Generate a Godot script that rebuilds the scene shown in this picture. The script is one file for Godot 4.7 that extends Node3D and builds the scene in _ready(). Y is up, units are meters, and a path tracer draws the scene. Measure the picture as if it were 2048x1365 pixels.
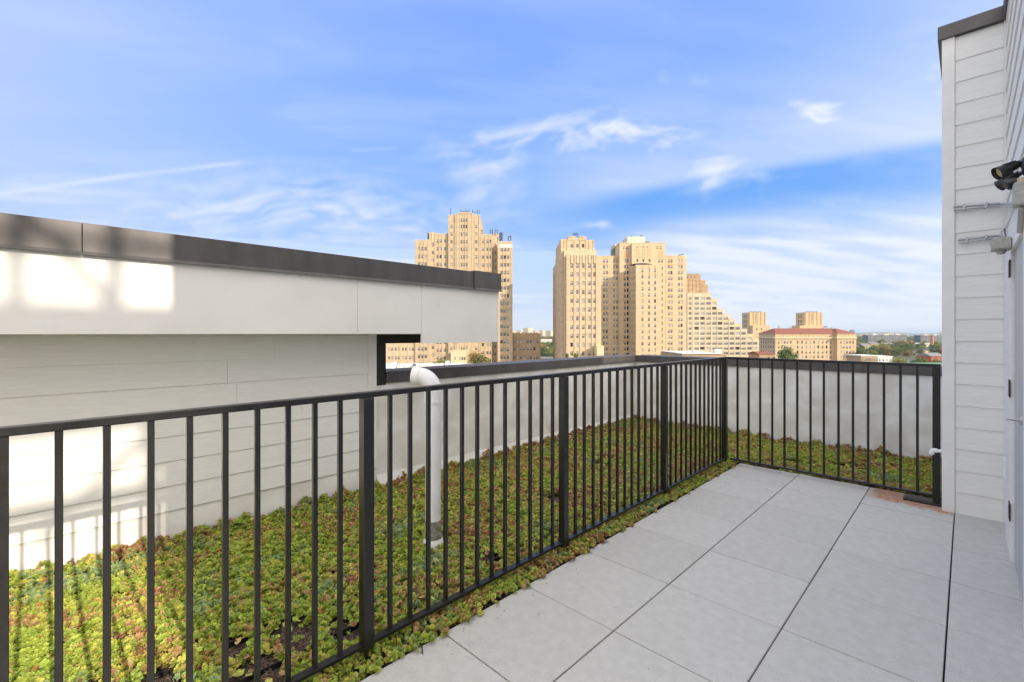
extends Node3D
# A roof terrace with a black railing, a planted sedum roof, white clad roof structures and brick towers behind.
# x, y, z are metres; y = 0 is the top of the terrace pavers. The terrace runs along x and z,
# the town grid is turned by YAW against it.

const SUN_EL := 0.40666        # 23.3 degrees
const YAW := 0.77493           # 44.4 degrees
const EYE := 1.465
const F := 929.0               # focal length on a 2048 wide frame
const CX := 1024.0
const HY := 667.0              # horizon row on that frame
const GY := -24.0              # street level
const WALL_X := -4.0           # face of the left hand wall and the parapet
const RAIL_X := -1.95
const RAIL_Z := -5.45
const FAR_Z := -7.05           # far parapet
const DOOR_X := 0.23           # wall with the door
const BLOCK_Z := -5.25         # white end face beside the railing
const BLOCK_X := -0.146

var M := {}
var T := {}
var used := {}
var rng := RandomNumberGenerator.new()
var pool := {}
var covered := []

# ------------------------------------------------------------------ helpers
func numbered(called: String) -> String:
	if not used.has(called):
		used[called] = 0
		return called
	used[called] += 1
	return "%s_%03d" % [called, used[called]]

func tag(o: Node, label: String, category: String, group := "", kind := "") -> void:
	if label: o.set_meta("label", label)
	if category: o.set_meta("category", category)
	if group: o.set_meta("group", group)
	if kind: o.set_meta("kind", kind)

func thing(called: String, label: String, category: String, at := Vector3.ZERO, turn := 0.0, group := "") -> Node3D:
	var o := Node3D.new()
	o.name = numbered(called)
	add_child(o)
	o.position = at
	o.rotation.y = turn
	tag(o, label, category, group)
	return o

func structure(called: String, at := Vector3.ZERO) -> Node3D:
	var o := Node3D.new()
	o.name = numbered(called)
	add_child(o)
	o.position = at
	o.set_meta("kind", "structure")
	return o

func part(called: String, mesh: Mesh, mat: Material, parent: Node, at := Vector3.ZERO, rot := Vector3.ZERO) -> MeshInstance3D:
	var o := MeshInstance3D.new()
	o.mesh = mesh
	if mat: o.material_override = mat
	o.position = at
	o.rotation = rot
	o.cast_shadow = GeometryInstance3D.SHADOW_CASTING_SETTING_ON
	if parent == self:
		o.name = numbered(called)
		add_child(o)
	else:
		o.name = called
		parent.add_child(o, true)
	return o

func st_new() -> SurfaceTool:
	var st := SurfaceTool.new()
	st.begin(Mesh.PRIMITIVE_TRIANGLES)
	st.set_smooth_group(-1)
	return st

func done(st: SurfaceTool) -> ArrayMesh:
	st.generate_normals()
	return st.commit()

# a flat polygon whose front turns away from the point c
func face(st: SurfaceTool, p: Array, c: Vector3) -> void:
	var n: Vector3 = (p[2] - p[0]).cross(p[1] - p[0])
	var mid: Vector3 = (p[0] + p[1] + p[2]) / 3.0
	var q := p
	if n.dot(mid - c) < 0.0:
		q = p.duplicate()
		q.reverse()
	for i in range(1, q.size() - 1):
		st.add_vertex(q[0]); st.add_vertex(q[i]); st.add_vertex(q[i + 1])

func bx(st: SurfaceTool, a: Vector3, b: Vector3) -> void:
	var c := (a + b) * 0.5
	for k in 2:
		var x: float = a.x if k == 0 else b.x
		var y: float = a.y if k == 0 else b.y
		var z: float = a.z if k == 0 else b.z
		face(st, [Vector3(x, a.y, a.z), Vector3(x, b.y, a.z), Vector3(x, b.y, b.z), Vector3(x, a.y, b.z)], c)
		face(st, [Vector3(a.x, y, a.z), Vector3(b.x, y, a.z), Vector3(b.x, y, b.z), Vector3(a.x, y, b.z)], c)
		face(st, [Vector3(a.x, a.y, z), Vector3(b.x, a.y, z), Vector3(b.x, b.y, z), Vector3(a.x, b.y, z)], c)

func box_mesh(a: Vector3, b: Vector3) -> ArrayMesh:
	var st := st_new()
	bx(st, a, b)
	return done(st)

# box from a to b with chamfered edges
func cbx(st: SurfaceTool, a: Vector3, b: Vector3, c: float) -> void:
	var m := (a + b) * 0.5
	var h := (b - a) * 0.5
	var i := Vector3(h.x - c, h.y - c, h.z - c)
	for s in [-1.0, 1.0]:
		face(st, [m + Vector3(s * h.x, -i.y, -i.z), m + Vector3(s * h.x, i.y, -i.z), m + Vector3(s * h.x, i.y, i.z), m + Vector3(s * h.x, -i.y, i.z)], m)
		face(st, [m + Vector3(-i.x, s * h.y, -i.z), m + Vector3(i.x, s * h.y, -i.z), m + Vector3(i.x, s * h.y, i.z), m + Vector3(-i.x, s * h.y, i.z)], m)
		face(st, [m + Vector3(-i.x, -i.y, s * h.z), m + Vector3(i.x, -i.y, s * h.z), m + Vector3(i.x, i.y, s * h.z), m + Vector3(-i.x, i.y, s * h.z)], m)
		for t in [-1.0, 1.0]:
			face(st, [m + Vector3(s * h.x, t * i.y, -i.z), m + Vector3(s * i.x, t * h.y, -i.z), m + Vector3(s * i.x, t * h.y, i.z), m + Vector3(s * h.x, t * i.y, i.z)], m)
			face(st, [m + Vector3(s * h.x, -i.y, t * i.z), m + Vector3(s * i.x, -i.y, t * h.z), m + Vector3(s * i.x, i.y, t * h.z), m + Vector3(s * h.x, i.y, t * i.z)], m)
			face(st, [m + Vector3(-i.x, s * h.y, t * i.z), m + Vector3(-i.x, s * i.y, t * h.z), m + Vector3(i.x, s * i.y, t * h.z), m + Vector3(i.x, s * h.y, t * i.z)], m)
			for u in [-1.0, 1.0]:
				face(st, [m + Vector3(s * h.x, t * i.y, u * i.z), m + Vector3(s * i.x, t * h.y, u * i.z), m + Vector3(s * i.x, t * i.y, u * h.z)], m)

func cbox(a: Vector3, b: Vector3, c := 0.003) -> ArrayMesh:
	var st := st_new()
	cbx(st, a, b, c)
	return done(st)

# a round bar along a list of points, one radius each
func tube(st: SurfaceTool, pts: Array, radii: Array, n := 10, caps := true) -> void:
	var rings := []
	var up := Vector3.UP
	for i in pts.size():
		var d: Vector3
		if i == 0: d = pts[1] - pts[0]
		elif i == pts.size() - 1: d = pts[i] - pts[i - 1]
		else: d = (pts[i + 1] - pts[i]).normalized() + (pts[i] - pts[i - 1]).normalized()
		d = d.normalized()
		if absf(d.dot(up)) > 0.95: up = Vector3.RIGHT if absf(d.dot(Vector3.RIGHT)) < 0.9 else Vector3.BACK
		var u := d.cross(up).normalized()
		var v := u.cross(d).normalized()
		up = v
		var ring := []
		for k in n:
			var an := TAU * k / n
			ring.append(pts[i] + (u * cos(an) + v * sin(an)) * radii[i])
		rings.append(ring)
	st.set_smooth_group(0)
	for i in pts.size() - 1:
		for k in n:
			face(st, [rings[i][k], rings[i][(k + 1) % n], rings[i + 1][(k + 1) % n], rings[i + 1][k]], (pts[i] + pts[i + 1]) * 0.5)
	st.set_smooth_group(-1)
	if caps:
		face(st, rings[0], (pts[0] * 0.5 + pts[1] * 0.5))
		face(st, rings[-1], (pts[-1] * 0.5 + pts[-2] * 0.5))

func tube_mesh(pts: Array, radii: Array, n := 12, caps := true) -> ArrayMesh:
	var st := st_new()
	tube(st, pts, radii, n, caps)
	return done(st)

# a turned shape: rings of [radius, height] about the y axis
func lathe(prof: Array, n := 24) -> ArrayMesh:
	var pts := []
	var rad := []
	for p in prof:
		pts.append(Vector3(0, p[1], 0)); rad.append(p[0])
	var st := st_new()
	st.set_smooth_group(0)
	for i in prof.size() - 1:
		st.set_smooth_group(i)
		for k in n:
			var a0 := TAU * k / n
			var a1 := TAU * (k + 1) / n
			var c := Vector3(0, (prof[i][1] + prof[i + 1][1]) * 0.5, 0)
			if is_equal_approx(prof[i][1], prof[i + 1][1]): c.y -= 0.1
			face(st, [Vector3(cos(a0) * prof[i][0], prof[i][1], sin(a0) * prof[i][0]), Vector3(cos(a1) * prof[i][0], prof[i][1], sin(a1) * prof[i][0]), Vector3(cos(a1) * prof[i + 1][0], prof[i + 1][1], sin(a1) * prof[i + 1][0]), Vector3(cos(a0) * prof[i + 1][0], prof[i + 1][1], sin(a0) * prof[i + 1][0])], c)
	return done(st)

func lin(r: float, g: float, b: float) -> Color:
	return Color(r, g, b).linear_to_srgb()

# two tone noise picture, tileable; c0 and c1 linear
func ntex(seed_: int, freq: float, c0: Color, c1: Color, size := 256, octaves := 4, contrast := 1.0, speck := 0.0) -> ImageTexture:
	var n := FastNoiseLite.new()
	n.seed = seed_
	n.frequency = freq
	n.fractal_octaves = octaves
	n.noise_type = FastNoiseLite.TYPE_SIMPLEX_SMOOTH
	var src := n.get_seamless_image(size, size)
	var img := Image.create(size, size, false, Image.FORMAT_RGB8)
	var r := RandomNumberGenerator.new()
	r.seed = seed_
	var a := c0.linear_to_srgb()
	var b := c1.linear_to_srgb()
	for y in size:
		for x in size:
			var v := clampf((src.get_pixel(x, y).r - 0.5) * contrast + 0.5 + (r.randf() - 0.5) * speck, 0.0, 1.0)
			img.set_pixel(x, y, a.lerp(b, v))
	return ImageTexture.create_from_image(img)

func bump(seed_: int, freq: float, size := 256, strength := 4.0, octaves := 4) -> ImageTexture:
	var n := FastNoiseLite.new()
	n.seed = seed_
	n.frequency = freq
	n.fractal_octaves = octaves
	var src := n.get_seamless_image(size, size)
	src.convert(Image.FORMAT_RGBA8)
	src.bump_map_to_normal_map(strength)
	return ImageTexture.create_from_image(src)

func mat(col: Color, rough := 0.7, metal := 0.0) -> StandardMaterial3D:
	var m := StandardMaterial3D.new()
	m.albedo_color = col.linear_to_srgb()
	m.roughness = rough
	m.metallic = metal
	return m

func tmat(tex: Texture2D, scale_: Vector3, rough := 0.7, nrm: Texture2D = null, nscale := 0.5, metal := 0.0) -> StandardMaterial3D:
	var m := StandardMaterial3D.new()
	m.albedo_texture = tex
	m.roughness = rough
	m.metallic = metal
	m.uv1_triplanar = true
	m.uv1_world_triplanar = true
	m.uv1_scale = scale_
	if nrm:
		m.normal_enabled = true
		m.normal_texture = nrm
		m.normal_scale = nscale
	return m

# ------------------------------------------------------------------ town grid
func px_x(px: float, d: float) -> float: return (px - CX) / F * d
func px_y(py: float, d: float) -> float: return EYE + (HY - py) / F * d

class Site:
	var node: Node3D
	var x: float
	var d: float

func site(called: String, label: String, category: String, px: float, d: float, group := "") -> Site:
	var s := Site.new()
	s.x = px_x(px, d)
	s.d = d
	s.node = thing(called, label, category, Basis(Vector3.UP, YAW) * Vector3(s.x, GY, -d), YAW, group)
	return s

func sx(s: Site, px: float, d: float) -> float: return px_x(px, d) - s.x
func sy(py: float, d: float) -> float: return px_y(py, d) - GY

# one window, one by one metre scaled to size by its own mesh; kept in a pool
func window_mesh(w: float, h: float, kind: int, panes := 1) -> ArrayMesh:
	var key := "%.2f_%.2f_%d_%d" % [w, h, kind, panes]
	if pool.has(key): return pool[key]
	var am := ArrayMesh.new()
	var f := 0.07 if w > 0.8 else 0.05
	var st := st_new()
	var x0 := -w / 2
	for i in panes + 1:
		var x := x0 + (w - f) * i / panes
		bx(st, Vector3(x, -h / 2, -0.06), Vector3(x + f, h / 2, 0.0))
	bx(st, Vector3(-w / 2 + f, h / 2 - f, -0.06), Vector3(w / 2 - f, h / 2, -0.005))
	bx(st, Vector3(-w / 2 - 0.05, -h / 2 - 0.02, -0.06), Vector3(w / 2 + 0.05, -h / 2 + f, 0.06))
	bx(st, Vector3(-w / 2 + f, -f / 2, -0.06), Vector3(w / 2 - f, f / 2, -0.01))
	st.generate_normals()
	st.set_material(M.frame)
	st.commit(am)
	# glass in front of a shade drawn part of the way
	var top := 0.0
	match kind:
		0: top = 0.0
		1: top = 0.5
		2: top = 0.95
		3: top = 0.3
	st = st_new()
	var yb := h / 2 - f - (h - 2 * f) * top
	if top > 0.0: face(st, [Vector3(-w / 2 + f, yb, -0.05), Vector3(w / 2 - f, yb, -0.05), Vector3(w / 2 - f, h / 2 - f, -0.05), Vector3(-w / 2 + f, h / 2 - f, -0.05)], Vector3(0, 0, -1))
	if top > 0.0:
		st.generate_normals()
		st.set_material(M.shade if kind != 3 else M.shade2)
		st.commit(am)
	st = st_new()
	face(st, [Vector3(-w / 2 + f, -h / 2 + f, -0.052), Vector3(w / 2 - f, -h / 2 + f, -0.052), Vector3(w / 2 - f, yb, -0.052), Vector3(-w / 2 + f, yb, -0.052)], Vector3(0, 0, -1))
	st.generate_normals()
	st.set_material(M.dark_glass if kind == 0 else M.glass)
	st.commit(am)
	pool[key] = am
	return am

# a wall block: front at depth d, deep metres to the back, top at row ytop; wins = [cx, cy, w, h, kind] in rows and columns
func mass(s: Site, called: String, x0: float, x1: float, ytop: float, d: float, deep: float, m: Material, wins := [], ybot := -1.0, panes := 1) -> MeshInstance3D:
	var ax := sx(s, x0, d)
	var bx_ := sx(s, x1, d)
	var y1 := sy(ytop, d)
	var y0 := 0.0 if ybot < 0 else sy(ybot, d)
	var z := s.d - d
	var st := st_new()
	var mid := Vector3((ax + bx_) / 2, (y0 + y1) / 2, z - deep / 2)
	face(st, [Vector3(ax, y0, z), Vector3(ax, y1, z), Vector3(ax, y1, z - deep), Vector3(ax, y0, z - deep)], mid)
	face(st, [Vector3(bx_, y0, z), Vector3(bx_, y1, z), Vector3(bx_, y1, z - deep), Vector3(bx_, y0, z - deep)], mid)
	face(st, [Vector3(ax, y1, z), Vector3(bx_, y1, z), Vector3(bx_, y1, z - deep), Vector3(ax, y1, z - deep)], mid)
	face(st, [Vector3(ax, y0, z), Vector3(bx_, y0, z), Vector3(bx_, y0, z - deep), Vector3(ax, y0, z - deep)], mid)
	face(st, [Vector3(ax, y0, z - deep), Vector3(bx_, y0, z - deep), Vector3(bx_, y1, z - deep), Vector3(ax, y1, z - deep)], mid)
	var holes := []
	var xs := [ax, bx_]
	var ys := [y0, y1]
	var rv := 0.28
	for w in wins:
		var hx := snappedf(sx(s, w[0], d), 0.01)
		var hy := snappedf(sy(w[1], d), 0.01)
		var hw := snappedf(w[2] / F * d, 0.05) / 2
		var hh := snappedf(w[3] / F * d, 0.05) / 2
		if hx - hw < ax + 0.05 or hx + hw > bx_ - 0.05 or hy + hh > y1 - 0.1 or hy - hh < y0: continue
		holes.append([hx - hw, hx + hw, hy - hh, hy + hh, w])
		xs.append(hx - hw); xs.append(hx + hw); ys.append(hy - hh); ys.append(hy + hh)
	xs.sort(); ys.sort()
	# rows of the front between cut lines; runs without a hole are one quad
	for j in ys.size() - 1:
		if ys[j + 1] - ys[j] < 0.001: continue
		var my: float = (ys[j] + ys[j + 1]) / 2
		var row := []
		for h in holes:
			if h[2] < my and h[3] > my: row.append(h)
		row.sort_custom(func(p, q): return p[0] < q[0])
		var x := ax
		for h in row:
			if h[0] - x > 0.001:
				face(st, [Vector3(x, ys[j], z), Vector3(h[0], ys[j], z), Vector3(h[0], ys[j + 1], z), Vector3(x, ys[j + 1], z)], mid)
			x = maxf(x, h[1])
		if bx_ - x > 0.001:
			face(st, [Vector3(x, ys[j], z), Vector3(bx_, ys[j], z), Vector3(bx_, ys[j + 1], z), Vector3(x, ys[j + 1], z)], mid)
	for h in holes:
		var a := Vector3(h[0], h[2], z)
		var b := Vector3(h[1], h[2], z)
		var c := Vector3(h[1], h[3], z)
		var e := Vector3(h[0], h[3], z)
		var k := Vector3(0, 0, -rv)
		var out := 100.0
		face(st, [a, b, b + k, a + k], (a + b) / 2 + Vector3(0, -out, 0))
		face(st, [e, c, c + k, e + k], (e + c) / 2 + Vector3(0, out, 0))
		face(st, [a, e, e + k, a + k], (a + e) / 2 + Vector3(-out, 0, 0))
		face(st, [b, c, c + k, b + k], (b + c) / 2 + Vector3(out, 0, 0))
	var wall := part(called, done(st), m, s.node)
	for h in holes:
		# windows of the left tower that stand behind the white band are kept together
		if s.d == 218.0 and h[4][0] < 994.0 and h[4][1] > 556.0 and h[4][1] < 678.0:
			covered.append(Transform3D(Basis.from_scale(Vector3(h[1] - h[0], (h[3] - h[2]) / 1.6, 1.0)), Vector3((h[0] + h[1]) / 2, (h[2] + h[3]) / 2, z - rv + 0.06)))
			continue
		var kind: int = h[4][4] if h[4].size() > 4 else [1, 1, 2, 3, 1, 0, 2, 1, 3, 3, 2, 1, 3, 1][rng.randi() % 14]
		part("window", window_mesh(h[1] - h[0], h[3] - h[2], kind, panes), null, s.node, Vector3((h[0] + h[1]) / 2, (h[2] + h[3]) / 2, z - rv + 0.06))
	return wall

func wgrid(cols: Array, rows: Array, w: float, h: float) -> Array:
	var o := []
	for y in rows:
		for x in cols: o.append([x, y, w, h])
	return o

func steps(a: float, pitch: float, b: float) -> Array:
	var o := []
	var y := a
	while y <= b + 0.01:
		o.append(y); y += pitch
	return o

# upright brick ribs and parapet blocks standing proud of a wall
func rib(s: Site, called: String, x: float, w: float, ytop: float, ybot: float, d: float, proud: float, m: Material) -> void:
	var a := Vector3(sx(s, x - w / 2, d), sy(ybot, d), s.d - d - 0.05)
	var b := Vector3(sx(s, x + w / 2, d), sy(ytop, d), s.d - d + proud * 0.6)
	part(called, box_mesh(a, b), m, s.node)

func block(s: Site, called: String, x0: float, x1: float, ytop: float, ybot: float, d: float, deep: float, m: Material) -> void:
	part(called, box_mesh(Vector3(sx(s, x0, d), sy(ybot, d), s.d - d - deep), Vector3(sx(s, x1, d), sy(ytop, d), s.d - d)), m, s.node)

# thin masts and frames on a roof: lines as [x0, y0, x1, y1]
func ironwork(s: Site, called: String, lines: Array, d: float, r: float, m: Material) -> void:
	var st := st_new()
	for l in lines:
		var a := Vector3(sx(s, l[0], d), sy(l[1], d), s.d - d)
		var b := Vector3(sx(s, l[2], d), sy(l[3], d), s.d - d)
		tube(st, [a, b], [r, r], 5)
	part(called, done(st), m, s.node)

# ------------------------------------------------------------------ start
func _ready() -> void:
	rng.seed = 20417
	var cam := Camera3D.new()
	cam.name = "camera"
	add_child(cam)
	cam.position = Vector3(0, EYE, 0)
	cam.rotation = Vector3(0, YAW, 0)
	cam.near = 0.05
	cam.far = 40000.0
	cam.keep_aspect = Camera3D.KEEP_HEIGHT
	# a level lens shifted by a hair, so that upright edges stay upright
	var top := (HY) / F
	var bottom := (1365.0 - HY) / F
	cam.projection = Camera3D.PROJECTION_FRUSTUM
	cam.size = (top + bottom) * cam.near
	cam.frustum_offset = Vector2(0, (top - bottom) * 0.5 * cam.near)
	cam.current = true

	var env := Environment.new()
	env.background_mode = Environment.BG_SKY
	env.tonemap_mode = Environment.TONE_MAPPER_LINEAR
	env.tonemap_exposure = 1.6
	env.sdfgi_enabled = true
	env.ssao_enabled = true
	env.ssil_enabled = true
	env.fog_enabled = true
	env.fog_density = 0.00008
	env.fog_light_color = Color(0.80, 0.88, 0.98)
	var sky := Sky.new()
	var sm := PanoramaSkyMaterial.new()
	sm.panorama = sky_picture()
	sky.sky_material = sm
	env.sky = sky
	var we := WorldEnvironment.new()
	we.name = "environment"
	we.environment = env
	add_child(we)

	var sun := DirectionalLight3D.new()
	sun.name = "sun"
	add_child(sun)
	var el := SUN_EL
	var az := deg_to_rad(0.0)
	sun.look_at_from_position(Vector3.ZERO, Vector3(-cos(el) * cos(az), -sin(el), -cos(el) * sin(az)))
	sun.light_energy = 0.9
	sun.light_color = Color(1.0, 0.94, 0.86)
	sun.light_angular_distance = 0.6
	sun.shadow_enabled = true

	materials()
	terrace()
	green_roof()
	railings()
	left_structure()
	parapets()
	vent_pipe()
	bulkhead()
	fittings()
	behind_camera()
	town()

# ------------------------------------------------------------------ sky
func streak(u: float, v: float, u0: float, v0: float, u1: float, v1: float, w: float) -> float:
	var ax := u1 - u0
	var ay := v1 - v0
	var l2 := ax * ax + ay * ay
	var t := ((u - u0) * ax + (v - v0) * ay) / l2
	var dx := u - (u0 + ax * clampf(t, 0, 1))
	var dy := v - (v0 + ay * clampf(t, 0, 1))
	var dd := (dx * dx + dy * dy) / (w * w)
	return exp(-dd) if dd < 9.0 else 0.0

func puff(u: float, v: float, px: float, py: float, rx: float, ry: float, slope: float) -> float:
	var du := u - (px - CX) / F
	var dv := v - (HY - py) / F - du * slope
	var q := du * du / (rx * rx) + dv * dv / (ry * ry)
	return exp(-q * 1.3) if q < 6.0 else 0.0

func sky_picture() -> ImageTexture:
	var W := 2048
	var H := 1024
	var img := Image.create(W, H, false, Image.FORMAT_RGBF)
	var n := FastNoiseLite.new()
	n.seed = 5; n.frequency = 1.0; n.fractal_octaves = 5; n.fractal_gain = 0.55
	n.noise_type = FastNoiseLite.TYPE_SIMPLEX_SMOOTH
	var n2 := FastNoiseLite.new()
	n2.seed = 11; n2.frequency = 1.0; n2.fractal_octaves = 4
	n2.noise_type = FastNoiseLite.TYPE_SIMPLEX_SMOOTH
	var below := Color(0.34, 0.35, 0.35)
	for y in range(H):
		var el := PI * 0.5 - PI * (y + 0.5) / H
		if el < -0.05:
			img.fill_rect(Rect2i(0, y, W, H - y), below)
			break
		var e := maxf(el, 0.002)
		var ed := rad_to_deg(e)
		# clear air: pale near the ground, blue above
		var g1 := 1.0 - exp(-ed / 7.0)
		var g2 := smoothstep(6.0, 40.0, ed)
		var base := Color(0.53, 0.57, 0.61).lerp(Color(0.115, 0.29, 0.625), g1 * 0.92)
		base = base.lerp(Color(0.147, 0.265, 0.655), g2)
		# unseen overhead sky brightened to a white veil, added fill for the shaded terrace
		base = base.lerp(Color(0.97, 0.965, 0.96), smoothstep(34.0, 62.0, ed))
		for x in range(W):
			var a := TAU * (x + 0.5) / W               # 0 looks along -z, grows towards +x
			var rel := wrapf(a + YAW, -PI, PI)          # from the town axis, right is positive
			var c := base
			# the milky side of the sky
			var milk := 0.5 - 0.5 * cos(wrapf(rel - 0.35, -PI, PI))
			milk = smoothstep(0.03, 0.50, milk) * 0.95
			c = c.lerp(Color(0.365, 0.45, 0.67), milk if rel < 0.35 else milk * 0.6)
			# high thin cloud on a flat layer, drawn out in long streaks
			var k := 1.0 / (sin(e) + 0.10)
			var qx := cos(e) * sin(rel) * k
			var qy := cos(e) * cos(rel) * k
			var s1 := qx * 0.98 + qy * 0.2
			var s2 := -qx * 0.2 + qy * 0.98
			var big := n2.get_noise_2d(s1 * 0.35 + 3.0, s2 * 0.55)
			var fine := n.get_noise_2d(s1 * 0.7 + big * 0.6, s2 * 2.6 + 7.0)
			var wisp := clampf(fine * 0.9 + 0.42 + big * 0.55, 0.0, 1.0)
			var low := (1.0 - smoothstep(9.0, 17.0, ed)) * smoothstep(-0.5, 1.5, ed)
			var veil := wisp * wisp * (0.16 + 0.60 * low)
			if absf(rel) < 1.2 and ed < 45.0:
				var u := tan(rel)
				var v := tan(e) / cos(rel)
				# a clear lane slants up to the right, thin cloud above and below it
				var lane_low := 0.195 + 0.02 * sin(u * 5.0) + 0.145 * u + 0.02 * big
				var lane_high := 0.262 + 0.16 * u + 0.012 * big + 0.008 * fine
				var in_lane := smoothstep(lane_low - 0.05, lane_low + 0.03, v) * (1.0 - smoothstep(lane_high - 0.022, lane_high + 0.020, v)) * smoothstep(0.0, 0.3, u)
				veil *= 1.0 - 0.92 * in_lane
				c = c.lerp(Color(0.078, 0.245, 0.60), in_lane * 0.7)
				var above := smoothstep(lane_high - 0.022, lane_high + 0.020, v) * (1.0 - smoothstep(lane_high + 0.02, lane_high + 0.34, v)) * smoothstep(-0.1, 0.35, u)
				veil = maxf(veil, above * (0.40 + 0.30 * fine))
				var under := (1.0 - smoothstep(lane_low - 0.10, lane_low + 0.01, v)) * smoothstep(0.1, 0.35, u)
				veil = maxf(veil, under * clampf(0.74 + fine * 0.85, 0.0, 1.0))
				var tuft := 0.0
				# feathered tufts: soft patches of cloud combed into fibres by the wind
				var bend := n2.get_noise_2d(u * 2.2 + 31.0, v * 3.0)
				var fib := n.get_noise_2d((u + v * 0.5) * 5.0 + bend * 1.2, (v - u * 0.10) * 24.0 + bend * 0.8)
				var clot := n2.get_noise_2d(u * 6.0 + 5.0, v * 9.0 + bend)
				var tu := u + bend * 0.05
				var tv := v + clot * 0.03 + bend * 0.02
				tuft += 1.35 * puff(tu, tv, 1150, 272, 0.24, 0.045, 0.05)
				tuft += 0.50 * puff(tu, tv, 985, 345, 0.09, 0.06, -0.3)
				tuft += 1.30 * puff(tu, tv, 1650, 232, 0.09, 0.045, -0.35)
				tuft += 0.85 * puff(tu, tv, 1400, 325, 0.16, 0.05, -0.2)
				tuft += 0.40 * puff(tu, tv, 1380, 152, 0.09, 0.04, -0.1)
				tuft += 0.50 * puff(tu, tv, 1850, 180, 0.14, 0.14, 0.3)
				tuft += 0.62 * puff(tu, tv, 640, 430, 0.45, 0.10, -0.10)
				tuft += 0.55 * puff(tu, tv, 1215, 443, 0.05, 0.012, -0.05)
				tuft += 0.30 * puff(tu, tv, 250, 470, 0.5, 0.10, 0.05)
				veil = maxf(veil, clampf(tuft * (0.50 + fib * 0.95 + clot * 0.6), 0.0, 0.95))
				# condensation trails
				var tr := maxf(streak(u, v, -1.25, 0.270, -1.102, 0.300, 0.007), maxf(streak(u, v, -1.102, 0.300, -0.833, 0.339, 0.0065), streak(u, v, -0.833, 0.339, -0.585, 0.367, 0.006)))
				tr = maxf(tr, streak(u, v, -0.585, 0.367, -0.48, 0.371, 0.0045) * 0.6)
				tr *= 1.0 - smoothstep(-0.68, -0.44, u)
				tr += streak(u, v, -0.345, 0.394, -0.25, 0.399, 0.004) * 0.4
				veil = maxf(veil, minf(tr, 1.0) * (0.55 + fine * 0.4))
			c = c.lerp(Color(0.54, 0.575, 0.635).lerp(Color(0.97, 0.965, 0.96), smoothstep(38.0, 60.0, ed)), clampf(veil, 0.0, 0.95))  # cloud colour lifted overhead as well, part of the added fill
			c = c.lerp(Color(0.95, 0.94, 0.93), smoothstep(1.15, 2.0, absf(rel)) * 0.9)  # unseen sky behind the camera whitened to lift the shaded walls
			# sun's quarter of the sky brightened and warmed, added fill for the shade
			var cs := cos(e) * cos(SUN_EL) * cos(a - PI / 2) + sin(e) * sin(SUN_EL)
			var sun_side_fill := smoothstep(-0.1, 1.0, cs)
			c = c.lerp(Color(1.2, 1.11, 0.99), sun_side_fill * 0.85)
			if el < 0.0: c = c.lerp(below, smoothstep(0.0, -0.05, el))
			img.set_pixel(x, y, c)
	return ImageTexture.create_from_image(img)

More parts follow.
